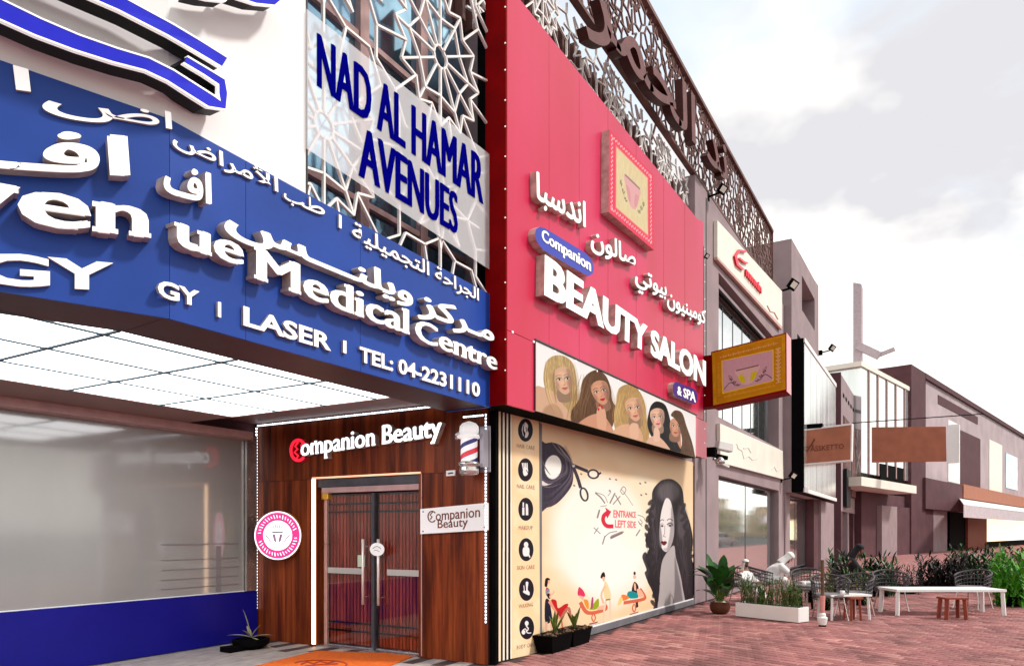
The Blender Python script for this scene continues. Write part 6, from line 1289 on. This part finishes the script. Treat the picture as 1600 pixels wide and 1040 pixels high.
# ================================================================== cafe furniture
def wicker_chair(label):
    t = thing('wicker_chair', label, 'chair', (0, 0, 0), 'grey wicker chairs on the cafe terrace'); r_ = .30
    m_ = MB(); m_.lathe((0, 0, .40), [(.27, 0), (.30, .02), (.30, .05), (.27, .07)], 18); m_.build('seat', 'cushion', t, smooth=True)
    m_ = MB()
    for k in range(21):
        a = R(-115 + k * 11.5); h_ = .80 - .14 * (abs(k - 10) / 10) ** 1.5; m_.tube([(-math.cos(a) * .29, math.sin(a) * .29, .36), (-math.cos(a) * .33, math.sin(a) * .33, h_)], .008, 4)
    for z in (.46, .54, .62, .70): m_.tube([(-math.cos(R(-115 + k * 11.5)) * (.29 + .04 * (z - .36) / .44 + .006 * (-1) ** k), math.sin(R(-115 + k * 11.5)) * (.29 + .04 * (z - .36) / .44), z - .1 * (abs(k - 10) / 10) ** 2) for k in range(21)], .011, 4)
    m_.build('backrest', 'rattan', t)
    m_ = MB(); m_.tube([(-math.cos(R(-115 + k * 11.5)) * .335, math.sin(R(-115 + k * 11.5)) * .335, .80 - .14 * (abs(k - 10) / 10) ** 1.5) for k in range(21)], .02, 6); m_.build('top_rail', 'rattan', t, smooth=True)
    for sx, sy in ((-1, -1), (1, -1), (-1, 1), (1, 1)):
        m_ = MB(); m_.tube([(sx * .19, sy * .19, .40), (sx * .27, sy * .25, 0)], .013, 6); m_.build('leg', 'steel', t)
    return t
ch0 = wicker_chair('grey wicker tub chair beside the white low table and the planter box')
def G(px, py): return U(px, py, PZ(0))
first = True
for (px, py, rz, lb) in ((1297, 966, 200, None), (1166, 944, -120, 'grey wicker chair nearest the potted plant, under the reclining man'), (1192, 939, -64, 'grey wicker chair holding the bent over man in white'), (1262, 946, 190, 'grey wicker chair behind the black side table'), (1335, 962, 160, 'grey wicker chair behind the white low table'), (1322, 936, 230, 'grey wicker chair in which the person in black sits'), (1392, 952, 200, 'grey wicker chair beside the long white table beyond the terrace'), (1520, 950, 150, 'grey wicker chair by the bright green bush')):
    p = G(px, py)
    if first: ch0.location = (p.x, p.y, 0); ch0.rotation_euler = (0, 0, R(rz)); first = False
    else: dup(ch0, (p.x, p.y, 0), R(rz), 1, lb)
def table(name, label, px, py, L_, W_, H_, rz, top, leg, th_=.035, lr=.018):
    p = G(px, py); t = thing(name, label, 'table', (0, 0, 0)); m_ = MB(); m_.box(-L_ / 2, L_ / 2, -W_ / 2, W_ / 2, H_ - th_, H_); m_.build('tabletop', top, t, bevel=.006)
    for sx, sy in ((-1, -1), (1, -1), (-1, 1), (1, 1)):
        m_ = MB(); m_.bar((sx * (L_ / 2 - .05), sy * (W_ / 2 - .05), H_ - th_ - .001), (sx * (L_ / 2 - .03), sy * (W_ / 2 - .03), 0), lr * 2); m_.build('leg', leg, t)
    t.location = (p.x, p.y, 0); t.rotation_euler = (0, 0, R(rz)); return t
yaw = math.degrees(YAW)
table('low_table', 'low white slab table with pale legs in front of the grey wicker chairs', 1318, 966, .80, .5, .46, yaw - 82, 'white', 'white')
table('side_table', 'black framed side table beside the man in white', 1251, 950, .38, .38, .42, yaw - 70, 'frame', 'black', lr=.022)
table('white_table', 'small white square table holding cups by the man in white', 1266, 944, .5, .5, .52, yaw - 80, 'white', 'steel')
table('long_white_table', 'long white table beyond the terrace before the distant shops', 1470, 958, 2.1, .7, .5, yaw - 90, 'white', 'white', .05, .03)
table('timber_stool', 'red timber stool between the legs of the white tables', 1332, 968, .26, .26, .42, yaw - 80, 'wood2', 'wood2')
table('timber_bench', 'red timber bench under the long white table', 1488, 966, .42, .3, .40, yaw - 90, 'wood2', 'wood2', lr=.03)
p = G(1285, 978); um = thing('post_base', 'pink post with a white concrete foot standing between chair and low table', 'post', tuple(p))
m_ = MB(); m_.lathe(tuple(p), [(.055, 0), (.06, .03)], 14); m_.build('foot', 'black', um)
m_ = MB(); m_.lathe((p.x, p.y, .03), [(.06, 0), (.075, .06), (.085, .12), (.055, .14), (.055, .18), (.04, .20)], 14); m_.build('concrete_base', 'white', um, smooth=False)
m_ = MB(); m_.tube([(p.x, p.y, .22), (p.x + .01, p.y, .52)], [.035, .045], 10); m_.build('pole', mat('pink_pole', (.62, .27, .25), .5, var=.1), um); m_ = MB(); m_.tube([(p.x + .01, p.y, .52), (p.x, p.y, 1.12)], .028, 8); m_.build('upper_pole', 'bark', um)
# cups
for k, (px, py, z, lb) in enumerate(((1256, 915, .53, 'white cup on the small table by the man in white'), (1316, 930, .47, 'white cup on the low white slab table'))):
    H0 = U(px, py, PZ(z)); t = thing('cup', lb, 'cup', tuple(H0)); m_ = MB(); m_.lathe(tuple(H0), [(.025, 0), (.038, .03), (.042, .09), (.036, .09), (.03, .03)], 12); m_.build('bowl', 'white', t, smooth=True); m_ = MB(); m_.tube([(H0.x + .04, H0.y, .075 + z), (H0.x + .065, H0.y, .06 + z), (H0.x + .04, H0.y, .03 + z)], .006, 5); m_.build('handle', 'white', t)
# terrace plants among the chairs
for k, (px, py, s_, h_, m, lb) in enumerate(((1266, 940, .25, .75, ['leafmid', 'leaf'], 'thin green plant between the wicker chairs and the shop window'), (1292, 952, .18, .95, ['leafmid', 'bark'], 'tall wispy brownish plant behind the pink post'), (1312, 934, .5, 1.2, ['leaf', 'hair'], 'dark green shrub against the pier of the tower block'), (1342, 944, .45, .85, ['leaf', 'leafmid'], 'green shrub at the end of the cafe terrace'),
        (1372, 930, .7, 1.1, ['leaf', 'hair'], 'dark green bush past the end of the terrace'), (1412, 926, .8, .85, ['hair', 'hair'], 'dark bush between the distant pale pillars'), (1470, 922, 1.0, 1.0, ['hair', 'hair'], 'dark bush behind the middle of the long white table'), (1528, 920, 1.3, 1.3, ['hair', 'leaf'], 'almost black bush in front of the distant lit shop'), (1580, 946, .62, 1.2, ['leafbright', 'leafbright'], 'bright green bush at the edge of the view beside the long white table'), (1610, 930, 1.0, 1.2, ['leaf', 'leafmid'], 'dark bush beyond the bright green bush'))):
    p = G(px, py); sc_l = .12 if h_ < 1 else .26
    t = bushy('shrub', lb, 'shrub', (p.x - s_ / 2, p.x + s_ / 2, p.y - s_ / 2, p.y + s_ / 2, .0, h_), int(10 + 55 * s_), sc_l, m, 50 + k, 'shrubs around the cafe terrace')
    m_ = MB(); m_.lathe((p.x, p.y, 0), [(s_ * .3, 0), (s_ * .42, .05), (s_ * .45, .22), (s_ * .38, .22)], 12); m_.build('pot', 'black', t)

# ================================================================== people
def skinfig(name, joints, edges, m, parent, root=0, sub=2):
    me = bpy.data.meshes.new(name); me.from_pydata([j[:3] for j in joints], edges, []); o = bpy.data.objects.new(name, me); COL.objects.link(o)
    sk = o.modifiers.new('skin', 'SKIN'); sk.use_smooth_shade = True; sb = o.modifiers.new('sub', 'SUBSURF'); sb.levels = sb.render_levels = sub
    for i, j in enumerate(joints):
        v = me.skin_vertices[0].data[i]; rr_ = j[3]; v.radius = (rr_, rr_) if not isinstance(rr_, tuple) else rr_; v.use_root = (i == root)
    dg = bpy.context.evaluated_depsgraph_get(); dg.update(); m2 = bpy.data.meshes.new_from_object(o.evaluated_get(dg)); m2.name = name; bpy.data.objects.remove(o)
    m2.materials.clear(); m2.materials.append(M[m] if isinstance(m, str) else m); m2.polygons.foreach_set('use_smooth', [True] * len(m2.polygons)); return link(name, m2, parent)
def person(label, loc, rz, lean, robe, headcloth, recline=False, headdown=.5):
    """seated figure facing +X in its own frame; hands forward at lap height"""
    t = thing('person', label, 'person', (0, 0, 0)); c, s_ = math.cos(lean), math.sin(lean); hz_ = .50
    T = lambda d, w_=0.0: (s_ * d + 0.0, w_, hz_ + c * d)          # along the spine from the hips
    sh = T(.46); nk = T(.56); hd = (nk[0] + .10 * math.sin(headdown + lean) + .02, 0, nk[2] + .12 * math.cos(lean)); J = []; E_ = []
    def add(x, y, z, r, par=None): J.append((x, y, z, r)); (E_.append((par, len(J) - 1)) if par is not None else None); return len(J) - 1
    pel = add(0, 0, hz_, (.13, .15)); ab = add(*T(.2), (.12, .14), pel); chs = add(*T(.38), (.12, .16), ab); nki = add(*T(.52), (.055, .055), chs); hb_ = add(hd[0] - .03, 0, hd[2] - .02, (.075, .07), nki); ht = add(hd[0] + .0, 0, hd[2] + .08, (.085, .08), hb_)
    hx_, hz2 = (.42, .66)
    hands = []
    for sg in (-1, 1):
        shd = add(*T(.44, sg * .17), (.06, .06), chs); el = add(sh[0] + .10, sg * .24, (sh[2] + hz2) / 2 - .06, (.045, .045), shd); wr_ = add(hx_, sg * .09, hz2, (.028, .026), el); pm2 = add(hx_ + .07, sg * .075, hz2 - .005, (.030, .018), wr_); hands.append((hx_ + .07, sg * .075, hz2))
        hp = add(.05, sg * .10, hz_ - .01, (.10, .10), pel); kn = add(.44, sg * .13, .50, (.062, .062), hp); ak = add(.42 + (.22 if recline else 0), sg * .12, .10, (.036, .036), kn); ft = add(.56 + (.22 if recline else 0), sg * .13, .045, (.036, .028), ak)
    skinfig('body', J, E_, 'skin', t)
    for (hx3, hy3, hz3) in hands:                    # fingers curled round the cup or phone
        fb_ = MB()
        for k in range(4): fb_.tube([(hx3 + .02, hy3 - .03 + k * .019, hz3), (hx3 + .055, hy3 - .03 + k * .019, hz3 + .005 - .004 * k), (hx3 + .07 - .005 * abs(k - 1.5), hy3 - .028 + k * .018, hz3 - .025)], [.009, .0085, .007], 6)
        fb_.tube([(hx3 - .02, hy3 - .02 * (1 if hy3 > 0 else -1), hz3 + .005), (hx3 + .02, hy3 - .045 * (1 if hy3 > 0 else -1), hz3 + .012)], [.011, .008], 6); fb_.build('fingers', 'skin', t, smooth=True)
    # face: nose, eyes, mouth, beard
    hc = Vector((hd[0] + .0, 0, hd[2] + .04)); dn = lean * .6 + headdown * .6; fx = Vector((math.cos(dn), 0, -math.sin(dn))); fz = Vector((math.sin(dn), 0, math.cos(dn)))
    q = MB(); q.tube([hc + fx * .082 + fz * .02, hc + fx * .108 - fz * .02], [.008, .015], 6); q.build('nose', 'skin', t, smooth=True)
    for sg in (-1, 1):
        q = MB(); q.lathe(tuple(hc + fx * .076 + Vector((0, sg * .032, 0)) + fz * .022), [(.012, 0), (.009, .006), (.001, .009)], 8, axis=tuple(fx)); q.build('eye', 'hair', t)
    q = MB(); q.tube([hc + fx * .078 - fz * .045 + Vector((0, -.022, 0)), hc + fx * .088 - fz * .043, hc + fx * .078 - fz * .045 + Vector((0, .022, 0))], .007, 6); q.build('mouth', 'redside', t)
    q = MB(); q.tube([hc + fx * .045 - fz * .075 + Vector((0, -.055, .03)), hc + fx * .075 - fz * .085, hc + fx * .045 - fz * .075 + Vector((0, .055, .03))], [.016, .024, .016], 8); q.build('beard' if headcloth == 'robe' else 'chin', 'hair' if headcloth == 'robe' else 'skin', t, smooth=True)
    # robe over trunk, arms and legs
    J = []; E_ = []
    pel = add(-.01, 0, hz_, (.165, .19)); ab = add(*T(.2), (.15, .175), pel); chs = add(*T(.38), (.15, .19), ab); nki = add(*T(.49), (.07, .07), chs)
    for sg in (-1, 1):
        shd = add(*T(.43, sg * .18), (.085, .085), chs); el = add(sh[0] + .10, sg * .25, (sh[2] + hz2) / 2 - .06, (.075, .075), shd); wr_ = add(hx_ - .03, sg * .095, hz2, (.055, .055), el)
        hp = add(.05, sg * .10, hz_ - .01, (.13, .13), pel); kn = add(.45, sg * .12, .49, (.10, .095), hp); ak = add(.43 + (.2 if recline else 0), sg * .10, .16, (.09, .085), kn)
    skinfig('robe', J, E_, robe, t)
    # head cloth: crown, sides that fall to the shoulders and back
    q = MB(); n = 16; rings = [(.03, .118, .0), (.072, .10, .0), (.094, .06, .0), (.100, .0, -.008), (.104, -.06, -.02), (.112, -.13, -.03), (.125, -.20, -.035), (.14, -.26, -.03)]; V = []; F = []
    for (r_, z_, xo) in rings:
        for k in range(n + 1):
            a = R(48 + k * (264 / n)); wv = 1 + (.08 * math.sin(k * 2.1) if z_ < -.05 else 0); V.append(tuple(hc + fx * (math.cos(a) * r_ * wv * (1 if z_ > -.05 else .75) + xo) + Vector((0, math.sin(a) * r_ * wv * .95, 0)) + fz * (z_ + .02)))
    for j in range(len(rings) - 1):
        for k in range(n): a = j * (n + 1) + k; F.append((a, a + 1, a + n + 2, a + n + 1))
    top_ = [k for k in range(n + 1)]; F.append(tuple(reversed(top_))); q.add(V, F); cl = q.build('head_cloth', headcloth, t, smooth=True); so_ = cl.modifiers.new('thickness', 'SOLIDIFY'); so_.thickness = .012; sb_ = cl.modifiers.new('sub', 'SUBSURF'); sb_.levels = sb_.render_levels = 1
    q = MB(); q.lathe(tuple(hc + fz * .045), [(.05, .082), (.085, .062), (.102, .02), (.103, .0)], 18, axis=tuple(fz)); q.build('head_wrap', headcloth, t, smooth=True)
    if headcloth == 'robe':
        q = MB(); q.tube([hc + fx * (.113 * math.cos(a)) + Vector((0, .108 * math.sin(a), 0)) + fz * .055 for a in [k * math.pi / 8 for k in range(17)]], .008, 6); q.build('head_cord', 'robe' if not recline else 'hair', t, smooth=True)
    for sg in (-1, 1):
        xx = (.42 + (.22 if recline else 0)); q = MB(); q.box(xx - .04, xx + .19, sg * .125 - .045, sg * .125 + .045, 0.0, .018); q.bar((xx + .10, sg * .125 - .05, .06), (xx + .10, sg * .125 + .05, .06), .03); q.build('sandal', 'bark', t)
    t.location = loc; t.rotation_euler = (0, 0, rz); return t
g1 = G(1196, 937); person('man in white robe and white head cloth bending forward over his hands', (g1.x, g1.y, 0), R(yaw - 96), .82, 'robe', 'robe')
g2 = G(1166, 943); pl2 = person('small person in white leaning back low in the chair nearest the potted plant', (g2.x, g2.y, .02), R(yaw - 150), -.10, 'robe', 'robe', True, .2); pl2.scale = (.72,) * 3
g3 = G(1322, 937); person('woman in black robe and black head scarf seated at the terrace end', (g3.x, g3.y, 0), R(yaw - 110), .3, 'abaya', 'abaya')

# ================================================================== what the mirrored windows show: the other side of the street
def car(label, x, y, rz, m):
    t = thing('parked_car', label, 'car', (0, 0, 0), 'cars parked across the street'); L_, W_ = 4.5, 1.8
    prof = [(-2.2, .35), (-2.25, .75), (-1.9, .95), (-1.1, 1.0), (1.0, .98), (1.9, .82), (2.22, .65), (2.2, .32)]
    q = MB(); q.hexa([(a, -.88, b) for a, b in prof], [(a, .88, b) for a, b in prof]); q.build('body', m, t, bevel=.05)
    pf = [(-1.75, 1.0), (-1.2, 1.42), (.2, 1.46), (1.05, 1.0)]; q = MB(); A = [(a, -.80 + (.12 if b > 1.2 else 0), b) for a, b in pf]; q.hexa(A, [(a, -yv, b) for a, yv, b in A]); q.build('windows', 'card', t)
    q = MB(); q.hexa([(-1.15, -.66, 1.425), (.15, -.66, 1.465), (.15, .66, 1.465), (-1.15, .66, 1.425)], [(-1.1, -.62, 1.49), (.1, -.62, 1.51), (.1, .62, 1.51), (-1.1, .62, 1.49)]); q.build('roof', m, t)
    for sx in (-1.35, 1.35):
        for sy in (-1, 1):
            q = MB(); q.lathe((sx, sy * .74, .33), [(.33, 0), (.33, sy * .16)], 18, axis=(0, 1, 0)); wh = q.build('wheel', 'tyre', t); q = MB(); q.lathe((sx, sy * .90, .33), [(.2, 0), (.2, sy * .015)], 12, axis=(0, 1, 0)); q.build('rim', 'steel', wh)
    for sy in (-.6, .6): q = MB(); q.box(2.17, 2.24, sy - .18, sy + .18, .62, .76); q.build('headlight', 'letter', t)
    t.location = (x, y, 0); t.rotation_euler = (0, 0, rz); return t
for k, (x, y, m, lb) in enumerate(((50, -7.5, 'cars', 'silver parked car seen in the mirrored shop window'), (58, -7.0, 'carw', 'white parked car seen in the mirrored shop window'), (67, -7.5, 'card', 'dark parked car seen in the mirrored shop window'), (78, -7.2, 'carw', 'second white parked car, farther down the street'))):
    car(lb, x, y - 3.5, R(8 + 3 * k), m)
r = random.Random(9); ORD = ['first', 'second', 'third', 'fourth', 'fifth', 'sixth', 'seventh', 'eighth', 'ninth', 'tenth', 'eleventh', 'twelfth']
for k in range(9):
    x = 110 + k * 26; y = -38 - 6 * (k % 3); t = thing('villa', 'low sand coloured villa with flat roof in the row across the street', 'house', (x, y, -.12), 'far villas across the street'); h_ = r.uniform(5, 8)
    q = MB(); q.box(x, x + 20, y - 12, y, -.12, h_); q.box(x + 4, x + 12, y - 10, y - 2, h_, h_ + 2.5); q.build('wall', 'sand', t); q = MB(); q.box(x - .4, x + 20.4, y - 12.4, y + .4, h_ + .001, h_ + .5) if False else q.box(x + 3.6, x + 12.4, y - 10.4, y - 1.6, h_ + 2.5, h_ + 2.9); q.build('roof', 'sandroof', t)
    for j in range(5): q = MB(); q.box(x + 2 + j * 3.6, x + 3.6 + j * 3.6, y + .0, y + .06, 1.4, 3.2); q.build('window', 'frame', t)
    t['label'] = ORD[k] + ' low sand coloured villa along the row across the street'
for k, (x, y) in enumerate(((1500, -352), (1500, -318))):
    t = thing('far_tower', 'grey glass tower with a curved top on the skyline, ' + ('the thinner' if k else 'the broader') + ' of the pair', 'tower', (x, y, 0)); prof = [(0, 0)] + [(0, 40)] + [(14 * math.sin(j * .26), 40 + 8 * (1 - math.cos(j * .26))) for j in range(0)] + [(0, 46), (6, 44), (11, 38), (14, 30), (14 + 2 * (1 - k), 0)]
    q = MB(); q.hexa([(x, y + a, b) for a, b in prof], [(x + 15, y + a, b) for a, b in prof]); q.build('shaft', 'farglass', t)
for k in range(12):
    x = 70 + k * 16 + r.uniform(-4, 4); y = -22 - r.uniform(0, 10); t = thing('street_tree', ORD[k] + ' round green tree along the row across the street', 'tree', (x, y, -.12), 'trees across the street'); q = MB(); q.tube([(x, y, -.12), (x + .1, y, 1.6), (x, y + .1, 3.0)], [.2, .14, .08], 7); q.build('trunk', 'bark', t); q = MB()
    for j in range(420):
        a, b, c = r.gauss(0, 1), r.gauss(0, 1), r.gauss(0, 1); l_n = math.sqrt(a * a + b * b + c * c); rad = r.uniform(.5, 1) ** .5 * (1 + .25 * math.sin(3 * a)); leafshape(q, (x + a / l_n * rad * 2.0, y + b / l_n * rad * 2.0, 3.6 + c / l_n * rad * 1.5), (a, b, c + .3), (0, 0, 1), .55, .3, .2, seg=1)
    q.build('crown', 'leafmid', t)
for o in bpy.data.objects:
    if '_o' in o: del o['_o']
